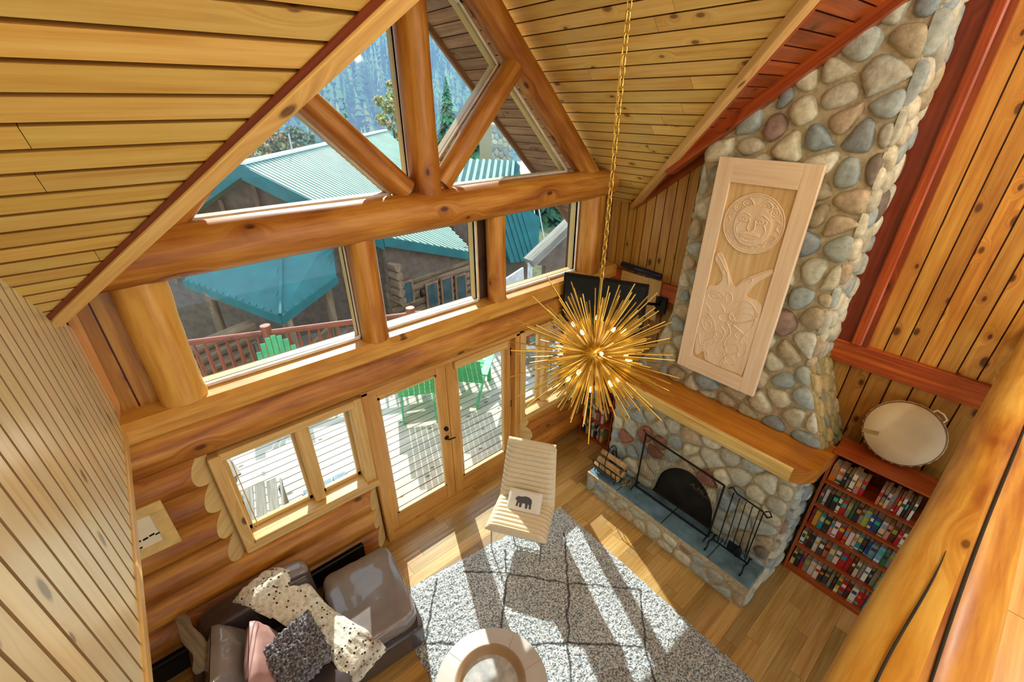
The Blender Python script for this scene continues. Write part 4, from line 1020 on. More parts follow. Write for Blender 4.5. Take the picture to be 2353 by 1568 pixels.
rows = [
 ('bottom', .07, .235, ['#D9C79B', '#2B2B2E', '#B5222B', '#8E8A80', '#E6E0D2', '#E6E0D2', '#2B2B2E', '#4B4A45', '#8E8A80', '#2B2B2E', '#D9B23A', '#B5222B', '#5A3A28', '#E6E0D2', '#B5222B', '#B5222B', '#1F8FA8', '#1E4A8A', '#3BB08A', '#3BB08A', '#C87F76', '#2E6B4A', '#8E8A80'], 0),
 ('fourth', .385, .225, ['#E6E0D2', '#4B4A45', '#2B2B2E', '#E6E0D2', '#4B4A45', '#D97A2B', '#8E8A80', '#E6E0D2', '#B5222B', '#B5222B', '#5A3A28', '#D9C79B', '#8E8A80', '#E6E0D2', '#2B2B2E', '#8E8A80', '#3BB08A', '#1F8FA8', '#B5222B', '#E6E0D2', '#2B2B2E'], 0),
 ('third', .68, .225, ['#B5222B', '#D9B23A', '#1F8FA8', '#2B2B2E', '#C87F76', '#E6E0D2', '#B5222B', '#D97A2B', '#E6E0D2', '#D9C79B', '#1F8FA8', '#2B2B2E', '#1E4A8A', '#6FA0C8', '#6FA0C8', '#2E6B4A', '#8E8A80', '#E6E0D2', '#8E8A80', '#E6E0D2', '#4B4A45'], 0),
 ('second', .965, .22, ['#4B4A45', '#E6E0D2', '#2B2B2E', '#2B2B2E', '#E6E0D2', '#B5222B', '#8E8A80', '#2E6B4A', '#2B2B2E', '#8E8A80', '#A7B33A', '#1E4A8A', '#1E4A8A', '#D9C79B', '#C87F76', '#5A3A28', '#B5222B', '#E6E0D2', '#4B4A45', '#2B2B2E', '#E6E0D2', '#8E8A80'], 0),
 ('top', 1.26, .21, ['#D97A2B', '#E6E0D2', '#2B2B2E', '#8E8A80', '#E6E0D2', '#C87F76', '#B5222B'], 0)]
for nm, z, hh, cols_, _ in rows:
    y = -3.08
    for i, c in enumerate(cols_):
        w_ = U(.027, .052)
        if y - w_ < -3.92: break
        book(4.125 + U(0, .02), y - w_, w_ - .0015, hh * U(.74, .9), U(.12, .155), z + .001, c, '%s book, %s from the left on the %s shelf of the tall bookcase' % (CN[c], ordinal(i), nm), 'books on the %s shelf of the tall bookcase' % nm, lean=0)
        y -= w_
y = -3.44
for i, c in enumerate(['#C87F76', '#8E8A80', '#D9C79B', '#8E8A80', '#B5222B', '#B5222B', '#E6E0D2', '#2B2B2E', '#5A3A28', '#E6E0D2']):
    w_ = U(.018, .032)
    book(4.125 + U(0, .015), y - w_, w_ - .0015, .20 * U(.8, .95), U(.12, .16), 1.261, c, '%s book, %s after the empty gap on the top shelf of the tall bookcase' % (CN[c], ordinal(i)), 'books on the top shelf of the tall bookcase'); y -= w_
SB = bookcase('bookcase', 'small low cherry bookcase in the corner left of the fireplace', 4.04, 4.32, -.745, -.20, 1.02, [.06, .38, .70], (4.04, -.5, 0))
for nm, z, n_, hh in (('bottom', .06, 11, .26), ('middle', .38, 9, .25), ('top', .70, 10, .24)):
    y = -.225
    for i in range(n_):
        w_ = U(.025, .05); c = R_.choice(['#E6E0D2', '#2B2B2E', '#E6E0D2', '#8E8A80', '#B5222B', '#D9C79B', '#1E4A8A'])
        if y - w_ < -.72: break
        book(4.055 + U(0, .02), y - w_, w_ - .0015, hh * U(.8, 1.0), U(.14, .18), z + .001, c, '%s book, %s from the left on the %s shelf of the small bookcase' % (CN[c], ordinal(i), nm), 'books on the %s shelf of the small bookcase' % nm); y -= w_

# drum leaning on the wall above the bookcase
DR = thing('frame_drum', 'round hide frame drum leaning on the wall on top of the tall bookcase', 'drum', (4.36, -3.385, 1.61))
dc = V((4.40, -3.385, 1.905)); dax = V((-1, 0, .42)).normalized(); rD = .262
dc = V((4.37, -3.385, 1.612 + rD * abs(math.cos(math.atan(.42))) + .02))
mb = MB(); mb.lathe([(rD, -.04), (rD + .006, -.02), (rD + .006, .03), (rD - .004, .038)], dc, 48, axis=dax); part(mb, 'hoop', plain('laced_rim', '#8A6238', .7), DR)
mb = MB(); mb.lathe([(rD, .03), (rD - .006, .041), (rD * .5, .043), (0, .043)], dc, 48, axis=dax); part(mb, 'skin', M['drumskin'], DR)
mb = MB()
upv = (V((0, 0, 1)) - dax * dax.z).normalized(); sv = dax.cross(upv)
zz_ = []
for k in range(57):
    a = 2 * math.pi * k / 56; e = upv * math.cos(a) + sv * math.sin(a); zz_.append(dc + e * (rD + .008) + dax * (.03 if k % 2 else -.035))
mb.tube(zz_, .003, 4)
part(mb, 'lacing', M['paper'], DR)
ha = -.55; e = upv * math.cos(ha) + sv * math.sin(ha)
for sg in (1, -1):
    pass
t_ = (sv * math.cos(ha) - upv * math.sin(ha))
hb = [dc + e * rD + t_ * .05, dc + e * (rD + .035) + t_ * .045, dc + e * (rD + .045), dc + e * (rD + .035) - t_ * .045, dc + e * rD - t_ * .05]
if (hb[2] - dc).y > 0: pass
mb = MB(); mb.tube(hb, .007, 8); part(mb, 'rope_handle', M['paper'], DR)
mb = MB(); q0 = dc + dax * .0445 - upv * .09 + V((0, 1, 0)) * .19; mb.obox(q0, V((0, .055, .0)) - upv * .012, upv * .018, dax * .0008); part(mb, 'worn_mark', plain('drum_mark', '#9C8148', .8), DR)

# ------------------------------------------------------------------ television, soundbar
TV = thing('television', 'black flat television on a wall arm in the corner behind the chandelier', 'television', (3.89, -.51, 1.94))
a_, b_ = V((3.476, -.249, 2.65)), V((3.865, -1.10, 2.65)); d_ = (b_ - a_).normalized(); nn = V((-d_.y * -1, 0, 0)); nf = V((d_.y, -d_.x, 0)).normalized()
tilt = V((0, 0, 1)) ; cen = (a_ + b_) / 2 - V((0, 0, .30)); hw = (b_ - a_).length / 2
mb = MB(); mb.obox(cen, d_ * hw, V((0, 0, .30)), nf * .02, bev=.008); part(mb, 'casing', M['black'], TV)
mb = MB(); mb.obox(cen + nf * .021, d_ * (hw - .025), V((0, 0, .272)), nf * .001); part(mb, 'screen', M['screenb'], TV)
mb = MB(); mb.tube([cen - nf * .03, cen - nf * .12 - d_ * .0, V((4.40, -.86, 2.20)), V((4.49, -.90, 2.18))], .018, 8); mb.box(4.47, 4.5, -.98, -.84, 2.08, 2.28); part(mb, 'wall_arm', M['black'], TV)
MP = thing('mounting_board', 'pale wooden boards on the wall holding the television arm', 'board', (4.5, -.7, 1.9))
mb = MB(); mb.box(4.475, 4.498, -.87, -.70, 1.95, 2.47, g=2, bev=.003); part(mb, 'upright_board', M['trim'], MP)
mb = MB(); mb.box(4.47, 4.498, -.70, -.3, 2.22, 2.46, g=1, bev=.003); part(mb, 'cross_board', M['trim'], MP)
SBR = thing('soundbar', 'slim dark blue soundbar on the wall above the television', 'soundbar', (4.46, -.58, 2.54))
mb = MB(); mb.tube([(4.455, -.30, 2.545), (4.455, -.31, 2.545), (4.455, -.86, 2.53), (4.455, -.87, 2.53)], [.028, .038, .038, .028], 16); part(mb, 'body', plain('blue_black_plastic', '#18213A', .35), SBR)
for y in (-.45, -.62):
    mb = MB(); mb.box(4.49, 4.505, y - .015, y + .015, 2.36, 2.55); part(mb, 'bracket', M['chrome'], SBR)

# ------------------------------------------------------------------ chandelier
CH = thing('chandelier', 'large brass starburst chandelier with long thin rods hanging on a chain', 'chandelier', (1.985, -1.945, 2.9))
cc = V((1.985, -1.945, 2.895))
mb = MB(); 
for lev in range(1): mb.lathe([(.085 * math.sin(math.pi * k / 14), -.085 * math.cos(math.pi * k / 14)) for k in range(15)], cc, 24)
part(mb, 'core_sphere', M['brass'], CH)
mb = MB(); mb.tube([cc, cc + V((0, 0, .52))], .009, 10); part(mb, 'stem', M['brass'], CH)
mb = MB(); z = cc.z + .50; i = 0
while z < 5.74:
    pts = []
    for k in range(13):
        a = 2 * math.pi * k / 12; dx = .0125 * math.sin(a); dz = .027 * math.cos(a)
        pts.append((cc.x + (dx if i % 2 else .0), cc.y + (0 if i % 2 else dx), z + .027 + dz))
    mb.tube(pts, .0035, 6, caps=False, up=(.3, .4, .86)); z += .043; i += 1
mb.tube([(cc.x + .012, cc.y, cc.z + .5), (cc.x - .012, cc.y + .01, 4.3), (cc.x + .01, cc.y, 5.75)], .002, 5)
part(mb, 'chain', M['brass'], CH)
mb = MB(); mb.lathe([(0, 0), (.06, 0), (.055, -.03), (0, -.04)], (cc.x, cc.y, 5.78), 20); part(mb, 'ceiling_rose', M['brass'], CH)
NR = 330; rods = []
for k in range(NR):
    ph = math.acos(1 - 2 * (k + .5) / NR); th = math.pi * (1 + 5 ** .5) * k
    d = V((math.cos(th) * math.sin(ph), math.sin(th) * math.sin(ph), math.cos(ph))) + V((U(-.1, .1), U(-.1, .1), U(-.1, .1))); d.normalize()
    if d.z > .96: continue
    t = rnd(); L = U(.44, .60) if t < .38 else U(.30, .46)
    rods.append((L, d))
rods.sort(key=lambda r: -r[0])
def rod(mbx, L, d): mbx.tube([cc + d * .07, cc + d * L], .0042, 6)
for L, d in rods[:100]:
    m1 = MB(); rod(m1, L, d); part(m1, 'rod', M['brass'], CH)
m1 = MB()
for L, d in rods[100:]: rod(m1, L, d)
part(m1, 'short_rods', M['brass'], CH)['kind'] = 'stuff'
for k in range(18):
    ph = math.acos(1 - 2 * (k + .5) / 18); th = 2.4 * k + .7
    d = V((math.cos(th) * math.sin(ph), math.sin(th) * math.sin(ph), math.cos(ph)))
    m1 = MB(); m1.tube([cc + d * .07, cc + d * .22], .007, 8); a_ = part(m1, 'lamp_socket', M['brass'], CH)
    m1 = MB(); m1.lathe([(0, .215), (.009, .22), (.012, .235), (.008, .25), (0, .262)], cc, 10, axis=d); part(m1, 'bulb', M['bulb'], a_)
pl = bpy.data.lights.new('chandelier_glow', 'POINT'); pl.energy = 14; pl.color = (1, .78, .45); pl.shadow_soft_size = .2
po = bpy.data.objects.new('chandelier_glow', pl); COL.objects.link(po); po.location = cc + V((0, 0, -.0))

# ------------------------------------------------------------------ rug, chair, table, sofa
mb = MB(); A, B_, C_, D_ = V((.72, -.70, 0)), V((2.84, -1.0, 0)), V((2.78, -4.2, 0)), V((.62, -4.0, 0))
nu, nv = 150, 220
def rg(u, v):
    p = A.lerp(B_, u).lerp(D_.lerp(C_, u), v)
    e = min(u, 1 - u, v, 1 - v); z = .004 + .03 * min(1, e * 40) + .012 * noise.noise(V((p.x * 28, p.y * 28, 0)))
    wob = .012 * noise.noise(V((p.x * 25, p.y * 25, 7)))
    return V((p.x + (wob if e < .01 else 0), p.y + (wob if e < .01 else 0), max(.003, z)))
LN = [((1.46, -.95), (1.80, -1.27)), ((1.80, -1.27), (2.2, -1.74)), ((2.2, -1.74), (2.7, -2.25)), ((2.6, -1.30), (2.2, -1.74)), ((2.2, -1.74), (1.79, -2.13)), ((1.79, -2.13), (1.4, -2.6)), ((1.95, -1.02), (1.77, -1.29)), ((1.77, -1.29), (1.3, -1.75)), ((1.3, -1.75), (.9, -2.2)), ((1.3, -1.75), (1.79, -2.13)), ((1.3, -1.75), (.8, -1.3)), ((1.79, -2.13), (2.3, -2.6)), ((2.7, -2.25), (2.3, -2.6)), ((2.3, -2.6), (1.9, -3.1)), ((.8, -1.3), (1.2, -.85))]
def rc(u, v):
    p = A.lerp(B_, u).lerp(D_.lerp(C_, u), v); px_ = p.x + .02 * noise.noise(V((p.x * 9, p.y * 9, 3))); py_ = p.y + .02 * noise.noise(V((p.x * 9, p.y * 9, 9)))
    m = 9
    for (a, b) in LN:
        dx, dy = b[0] - a[0], b[1] - a[1]; t = max(0, min(1, ((px_ - a[0]) * dx + (py_ - a[1]) * dy) / (dx * dx + dy * dy)))
        m = min(m, math.hypot(px_ - a[0] - dx * t, py_ - a[1] - dy * t))
    return (.2, .2, .21) if m < .010 else (1, 1, 1)
mb.grid(rg, nu * 2, nv * 2, cf=rc)
for q in range(len(mb.f)): mb.f[q] = mb.f[q][::-1]; mb.uv[q] = mb.uv[q][::-1]
tag(mb.build('shag_rug', M['rug']), 'thick grey and white shag rug with dark diamond lines on the oak floor', 'rug')

# lounge chair
LC = thing('lounge_chair', 'cream channel-tufted leather lounge chair on thin chrome legs facing the coffee table', 'chair', (2.2, -1.0, 0))
Fm, Hm, Tm = V((1.955, -1.185, .40)), V((2.44, -.84, .36)), V((2.52, -.83, 1.02))
sx = V((.56, -.83, 0)).normalized(); fd = V((-.83, -.56, 0))
Hm = V((Fm.x, Fm.y, .355)) - fd * .50; Tm = Hm - fd * .20 + V((0, 0, .68))
def chairpath():
    pts = []
    for i in range(13): pts.append(Fm.lerp(Hm, i / 12))
    return pts
hw0, hw1 = .33, .275
def slab(p0, p1, w0, w1, n, th, name, ribs, nrm):
    m1 = MB(); d = (p1 - p0)
    def top(u, v, sg):
        p = p0 + d * u; w_ = w0 + (w1 - w0) * u; s_ = (v * 2 - 1)
        prof = (1 - abs(s_) ** 8) ** .5 if abs(s_) < 1 else 0
        rib = abs(math.sin(u * math.pi * ribs)) ** .5 if ribs else 1
        endp = min(1, (min(u, 1 - u) * 14)) ** .5
        h = (th * .5 + (.021 * rib if sg > 0 else 0)) * prof * endp
        return p + sx * (s_ * w_) + nrm * (sg * h)
    m1.grid(lambda u, v: top(u, v, 1), n, 16); m1.grid(lambda u, v: top(u, 1 - v, -1), n, 16)
    part(m1, name, M['leather_c'], LC)
nS = V((0, 0, 1)); bd = (Tm - Hm).normalized(); nB = sx.cross(bd); 
if nB.dot(fd) < 0: nB = -nB
slab(Fm, Hm - fd * .02, hw0, hw0 * .97, 90, .10, 'seat', 9, nS)
slab(Hm + V((0, 0, -.01)), Tm, hw0 * .97, hw1, 120, .07, 'backrest', 12, nB)
mb = MB(); mb.tube([Tm - sx * hw1 * .96 , Tm + sx * hw1 * .96], .04, 14); part(mb, 'head_roll', M['leather_c'], LC)
for s_ in (-1, 1):
    mb = MB(); a = Fm + fd * -.06 + sx * (s_ * .27) - V((0, 0, .05)); b = Hm + sx * (s_ * .27) - V((0, 0, .05))
    mb.tube([a + V((0, 0, 0)), a + fd * .02 + V((0, 0, -.315))], .009, 8); part(mb, 'leg', M['chrome'], LC)
    mb = MB(); mb.tube([b, b - fd * .12 + V((0, 0, -.295))], .009, 8); part(mb, 'leg', M['chrome'], LC)
mb = MB(); a = Fm + fd * -.06 - V((0, 0, .055)); mb.tube([a - sx * .27, a + sx * .27], .009, 8); b = Hm - V((0, 0, .055)); mb.tube([b - sx * .27, b + sx * .27], .009, 8); mb.tube([a - sx * .2, b - sx * .2], .009, 8); mb.tube([a + sx * .2, b + sx * .2], .009, 8); part(mb, 'under_frame', M['chrome'], LC)
# bear cushion
BC = thing('bear_cushion', 'small white cushion with a grey bear silhouette on the seat of the cream chair', 'cushion', (2.3, -.97, .45))
pc = Hm + fd * .13 + V((0, 0, .15)) + sx * .01
px_ = sx * .185; py_ = (V((0, 0, .6)) - fd * .55).normalized() * .115; pn = px_.normalized().cross(py_.normalized()); 
if pn.z < 0: pn = -pn
mb = MB(); mb.cushion(pc, px_, py_, pn * .05, 16, .3, pinch=.12); part(mb, 'cover', M['linen'], BC)
bear = [(-.70, .05), (-.72, .22), (-.62, .36), (-.52, .42), (-.47, .5), (-.40, .44), (-.2, .48), (.1, .58), (.4, .52), (.6, .36), (.66, .1), (.64, -.3), (.66, -.58), (.48, -.6), (.46, -.2), (.36, -.16), (.34, -.6), (.16, -.62), (.14, -.14), (-.1, -.16), (-.16, -.6), (-.34, -.62), (-.34, -.2), (-.42, -.18), (-.46, -.56), (-.62, -.56), (-.56, -.06), (-.6, .06)]
mb = MB()
bc_ = []
for (a, b) in bear:
    x, y = a * .72, b * .9
    h = max(0, 1 - x * x) ** .3 * max(0, 1 - y * y) ** .3 * .85 + .15
    bc_.append(pc + px_ * x + py_ * y + pn * (.05 * h + .004))
cb = pc + px_ * .05 + py_ * .12 + pn * .055
ids = [mb.vert(p, (1, 1, 1)) for p in bc_]
mb.face(ids, [(0, 0)] * len(ids)); part(mb, 'bear_print', M['beargrey'], BC)

# coffee table and tray
TC = V((.955, -2.10, 0)); TRd = .435
CT = thing('coffee_table', 'round coffee table with pale stitched leather top on the shag rug', 'table', TC)
mb = MB(); mb.lathe([(0, .425), (TRd - .01, .425), (TRd, .418), (TRd, .39), (TRd - .01, .385), (0, .385)], TC, 64); part(mb, 'tabletop', M['tabletop'], CT)
mb = MB()
for k in range(9): a = 2 * math.pi * k / 9 + .4; mb.tube([TC + V((math.cos(a) * .2, math.sin(a) * .2, .4255)), TC + V((math.cos(a + .05) * (TRd - .01), math.sin(a + .05) * (TRd - .01), .4255))], .0012, 4)
part(mb, 'seams', M['tray'], CT)
for k in range(4):
    a = math.pi / 4 + k * math.pi / 2; mb = MB(); mb.tube([TC + V((math.cos(a) * .3, math.sin(a) * .3, .39)), TC + V((math.cos(a) * .34, math.sin(a) * .34, .036))], .018, 10); part(mb, 'leg', M['greywood'], CT)
TY = thing('round_tray', 'round brown rimmed tray with a mottled grey base on the coffee table', 'tray', TC + V((.0, .0, .426)))
tc2 = TC + V((-.0, .01, 0)); mb = MB(); mb.lathe([(.20, .427), (.245, .43), (.262, .465), (.27, .487), (.258, .487), (.235, .445), (.205, .437)], tc2, 56); part(mb, 'rim', M['tray'], TY)
mb = MB(); mb.lathe([(0, .4375), (.215, .4385)], tc2, 48); 
for q in range(len(mb.f)): mb.f[q] = mb.f[q][::-1]
part(mb, 'base', M['trayin'], TY)

# sofa
SF = thing('leather_sofa', 'brown leather sofa with open chaise end against the log wall', 'sofa', (0, -.8, 0))
def boxcush(name, c, ax, ay, az, mat, n=14, p=6, wr=.0, label=None):
    c, ax, ay, az = V(c), V(ax), V(ay), V(az); m1 = MB(); sd_ = rnd() * 40
    faces = []
    for (n0, a, b) in ((az, ax, ay), (-az, ay, ax), (ax, ay, az), (-ax, az, ay), (ay, az, ax), (-ay, ax, az)):
        def fn(u, v):
            x, y = 2 * u - 1, 2 * v - 1; q = c_inv(n0, a, b, x, y)
            return q
        def c_inv(n0, a, b, x, y):
            t = [0, 0, 0]
            vec = (n0, a, b); co = (1, x, y)
            L = (abs(1) ** p + abs(x) ** p + abs(y) ** p) ** (1 / p)
            pt = n0 / L + a * (x / L) + b * (y / L)
            k = 1 + wr * noise.noise(pt * 9 + V((sd_, 0, 0))) + wr * .5 * noise.noise(pt * 22 + V((sd_, 3, 0)))
            return c + pt * k
        m1.grid(fn, n, n)
    return part(m1, name, mat, SF, label)
boxcush('chaise_base', (.53, -.86, .18), (.345, -.03, 0), (.05, .43, 0), (0, 0, .14), M['leather_d'], p=14)
boxcush('chaise_cushion', (.53, -.84, .385), (.325, -.03, 0), (.05, .405, 0), (0, 0, .10), M['leather_sheen'], p=7, wr=.03, n=24)
boxcush('seat_base', (-.30, -.95, .18), (.46, 0, 0), (0, .44, 0), (0, 0, .14), M['leather_d'], p=14)
boxcush('seat_cushion', (-.22, -1.02, .385), (.40, 0, 0), (0, .42, 0), (0, 0, .095), M['leather_d'], p=7, wr=.03, n=20)
boxcush('backrest', (-.22, -.44, .50), (.42, 0, 0), (0, .12, 0), (0, 0, .27), M['leather_d'], p=8, wr=.02, n=18)
boxcush('back_roll', (.06, -.42, .72), (.13, -.02, 0), (0, .085, 0), (0, 0, .075), M['leather_sheen'], p=3.2, wr=.02, label='rounded back cushion end, paler')
boxcush('armrest', (-.64, -.86, .36), (.10, 0, 0), (0, .5, 0), (0, 0, .30), M['leather_d'], p=8, wr=.02)
for (x, y) in ((.8, -1.22), (.24, -1.22), (-.66, -1.3), (.8, -.5)):
    m1 = MB(); m1.box(x - .03, x + .03, y - .03, y + .03, 0, .05); part(m1, 'foot', M['black'], SF)
def loosecush(name, label, cat, c, ax, ay, az, mat, wr=.0, pinch=.1, n=22, fuzzy=0):
    m1 = MB(); m1.cushion(c, ax, ay, az, n, .32, wr=wr, pinch=pinch, edge=.2)
    if fuzzy:
        cen = V(c)
        for q, p in enumerate(m1.v):
            d = (V(p) - cen).normalized(); k = fuzzy * noise.noise(V(p) * 40); m1.v[q] = tuple(V(p) + d * k + V((0, 0, fuzzy * .6 * noise.noise(V(p) * 55 + V((3, 3, 3))))))
    o = m1.build(name, mat); return tag(o, label, cat)
loosecush('leather_cushion', 'shiny dark leather cushion leaning at the left end of the sofa', 'cushion', (-.47, -.80, .62), (.04, .22, .0), (-.11, .02, .20), (.085, .01, .045), M['leather_sheen'], wr=.12)
loosecush('satin_cushion', 'mauve and pale cushion between the leather cushion and the grey shaggy one', 'cushion', (-.29, -.93, .60), (.05, .22, .0), (-.07, .02, .20), (.075, .01, .03), M['leather_p'], wr=.1)
o = loosecush('shaggy_cushion', 'dark grey curly shaggy cushion lying in the middle of the sofa', 'cushion', (-.09, -1.06, .64), (.185, .03, .02), (-.02, .17, .10), (0, -.03, .085), M['shag'], n=90, fuzzy=.03)
# spotted hide throw
mb = MB()
def thr(u, v):
    # u along drape from over the back to the front of the seat, v across
    K_ = [(-.36, -.30, .62), (-.20, -.36, .80), (-.10, -.48, .82), (.0, -.62, .66), (.08, -.78, .53), (.16, -.96, .52), (.24, -1.16, .515), (.28, -1.30, .44), (.29, -1.34, .30)]
    x = u * (len(K_) - 1); i = min(int(x), len(K_) - 2); t = x - i; a, b = V(K_[i]), V(K_[i + 1]); p = a.lerp(b, t)
    w_ = .27 + .05 * math.sin(u * 7 + .5) - .05 * abs(v - .5)
    dv = V((.82, .25, 0)) * (w_ * (v - .5) * 2 * .8)
    f = .028 * noise.noise(V((u * 7, v * 5, 2))) + .012 * noise.noise(V((u * 20, v * 14, 2)))
    return p + dv + V((0, 0, .018 + abs(f) - .035 * (abs(v - .5) * 2) ** 3 * (1 if u > .35 else 2.2)))
mb.grid(thr, 60, 36)
def thr2(u, v): return thr(u, 1 - v) - V((0, 0, .012))
mb.grid(thr2, 60, 36)
tag(mb.build('hide_throw', M['hide']), 'cream and brown spotted hide throw draped over the sofa back and seat', 'throw')
# live-edge side table by the armrest
ST = thing('live_edge_side_table', 'narrow grey live-edge slab side table beside the left sofa arm', 'side table', (-.70, -.48, 0))
pp = [(-.75, -.28), (-.70, -.26), (-.665, -.33), (-.655, -.42), (-.60, -.58), (-.58, -.72), (-.615, -.80), (-.70, -.79), (-.685, -.66), (-.735, -.5), (-.745, -.34)]
pp = curve(pp, closed=True)[:-1]
mb = MB(); mb.prism([(x, y, .735) for x, y in pp], (0, 0, 1), .035, udir=(.3, -1, 0)); part(mb, 'slab_top', M['greywood'], ST)
for (x, y) in ((-.70, -.32), (-.65, -.71)):
    mb = MB(); mb.box(x - .03, x + .03, y - .02, y + .02, 0, .735, g=2, bev=.004); part(mb, 'leg', M['bookcase'], ST)
# framed print on the logs
PF = thing('framed_print', 'pale framed print with black marks on the log wall left of the window', 'picture', (-.75, -.23, 1.64))
mb = MB()
x0, x1, z0, z1 = -1.02, -.50, 1.44, 1.87; yv = -.235
mb.box(x0, x1, yv, yv + .02, z0, z0 + .085, g=0, bev=.003); mb.box(x0, x1, yv, yv + .02, z1 - .085, z1, g=0, bev=.003); mb.box(x0, x0 + .085, yv, yv + .02, z0 + .085, z1 - .085, g=2); mb.box(x1 - .085, x1, yv, yv + .02, z0 + .085, z1 - .085, g=2)
part(mb, 'frame', plain('butter_frame', '#DDBF78', .6), PF)
mb = MB(); mb.box(x0 + .08, x1 - .08, yv + .008, yv + .014, z0 + .08, z1 - .08); part(mb, 'print', M['paper'], PF)
mb = MB()
for (a, b, r) in ((-.70, 1.72, .012), (-.74, 1.72, .008), (-.60, 1.60, .011), (-.63, 1.61, .013), (-.67, 1.60, .013), (-.71, 1.60, .012), (-.57, 1.60, .007), (-.72, 1.54, .012), (-.76, 1.60, .012)):
    mb.obox((a, yv + .007, b), (r * 1.2, 0, r * .2), (0, .001, 0), (0, 0, r * .6), bev=.001)
part(mb, 'black_marks', M['black'], PF)

# ------------------------------------------------------------------ outside: deck and railing
mb = MB(); planks(mb, [(-4.5, .17, -.06), (7.5, .17, -.06), (7.5, 1.55, -.06), (-4.5, 6.55, -.06)], (1, 0, 0), (0, 0, 1), .14, .035, gap=.012, cols=(.88, 1.1), lens=(2.0, 3.6), tint=.02)
struct('deck', mb, M['deck'])
rp0, rp1 = V((-2.6, 5.75, -.06)), V((6.9, 1.85, -.06)); rd = (rp1 - rp0).normalized()
DRL = thing('deck_railing', 'red stained log deck railing with turned log balusters beyond the windows', 'railing', rp0)
Lr = (rp1 - rp0).length
posts = [0.1, 1.9, 3.95, 6.35, 8.6, Lr - .1]
for s_ in posts:
    p = rp0 + rd * s_; m1 = MB(); m1.log(p, p + V((0, 0, 1.10)), .085, .08, 16, wob=.04); part(m1, 'post', M['redrail'], DRL)
for a, b in zip(posts[:-1], posts[1:]):
    for z, r in ((.96, .05), (.17, .04)):
        p, q = rp0 + rd * (a + .07), rp0 + rd * (b - .07); m1 = MB(); m1.log(p + V((0, 0, z)), q + V((0, 0, z)), r, r, 12, wob=.06); part(m1, 'rail', M['redrail'], DRL)
    n_ = int((b - a) / .15)
    for k in range(1, n_):
        p = rp0 + rd * (a + (b - a) * k / n_); m1 = MB()
        m1.tube([p + V((0, 0, z)) for z in (.17, .28, .5, .75, .88, .95)], [.016, .028, .032, .028, .018, .014], 8); part(m1, 'baluster', M['redrail'], DRL)
def adirondack(x, y, rz, label, mat='greenpaint'):
    t = thing('adirondack_chair', label, 'chair', (x, y, -.06), rz, 'green garden chairs on the deck' if mat == 'greenpaint' else None)
    def pt(mb_, nm): o = mb_.build(nm, M[mat]); o.parent = t
    for s_ in (-1, 1):
        m1 = MB(); m1.obox((s_ * .28, -.30, .26), (.035, 0, 0), (0, .012, 0), (0, 0, .26), bev=.004); pt(m1, 'front_leg')
        m1 = MB(); m1.obox((s_ * .25, .08, .22), (.012, 0, 0), (0, .50, -.17), (0, .018, .06), bev=.004); pt(m1, 'side_rail')
        m1 = MB(); m1.obox((s_ * .33, -.02, .54), (.065, 0, 0), (0, .38, 0), (0, 0, .011), bev=.005); pt(m1, 'armrest')
    for k in range(6):
        m1 = MB(); m1.obox((0, -.30 + k * .085, .385 - k * .025), (.27, 0, 0), (0, .036, -.01), (0, 0, .009), bev=.003); pt(m1, 'seat_slat')
    for k in range(7):
        a = (k - 3) * .085; h = .40 - .012 * (k - 3) ** 2
        m1 = MB(); m1.obox((a, .20 + h * .38, .26 + h), (.038, 0, 0), V((0, .36, .93)) * h, (0, .009, -.003), bev=.004); pt(m1, 'back_slat')
    return t
adirondack(2.62, 2.10, 2.7, 'green slatted deck chair seen through the left glass door')
adirondack(3.50, 1.85, 2.3, 'green slatted deck chair seen at the top of the right glass door')
adirondack(.98, 3.45, -.2, 'green slatted deck chair whose rounded back shows above the ledge of the large left window')
adirondack(4.9, 1.75, .9, 'grey slatted deck chair seen through the small right window', 'greywood')
# slatted grey wooden table seen through the lower left window
GT = thing('slatted_table', 'weathered grey slatted wooden chair seat beyond the lower left window', 'deck chair', (0.0, 1.0, -.06))
for k in range(4):
    m1 = MB(); m1.obox((-.18 + .12 * k, .98 - .02 * k, .40), (.052, 0, 0), (.06, .33, 0), (0, 0, .011), bev=.003); part(m1, 'slat', M['greywood'], GT)
m1 = MB(); m1.obox((.26, .86, .36), (.012, 0, 0), (.07, .34, 0), (0, 0, .05), bev=.003); part(m1, 'side_rail', M['greywood'], GT)
for (x, y) in ((.30, 1.12), (.18, .62), (-.2, .7), (-.1, 1.25)):
    m1 = MB(); m1.log((x, y, -.055), (x, y, .36), .03, .03, 8, wob=.2); part(m1, 'leg', M['greywood'], GT)
SK = thing('log_stool', 'small grey board set on deck left of the slatted seat', 'stool', (-.18, 1.95, -.06))
m1 = MB(); m1.obox((-.16, 1.95, .30), (.12, .02, 0), (-.03, .26, 0), (0, 0, .012), bev=.004); part(m1, 'seat', M['greywood'], SK)
for (x, y) in ((-.2, 1.8), (-.1, 2.1)):
    m1 = MB(); m1.log((x, y, -.055), (x, y, .29), .035, .03, 8, wob=.2); part(m1, 'leg', M['greywood'], SK)
BX = thing('planter_bench', 'brown topped bench with grey squares outside the lower left window', 'bench', (.72, .5, -.06))
m1 = MB(); m1.box(.44, .96, .30, .62, .40, .44, g=0, bev=.004); part(m1, 'top', M['oldlog'], BX)
for k in range(3): m1 = MB(); m1.box(.47 + k * .165, .615 + k * .165, .64, .78, .42, .45, bev=.003); part(m1, 'grey_square', M['slate'], BX)
m1 = MB(); m1.box(.46, .94, .62, .80, .38, .42); part(m1, 'rear_shelf', M['white'], BX)
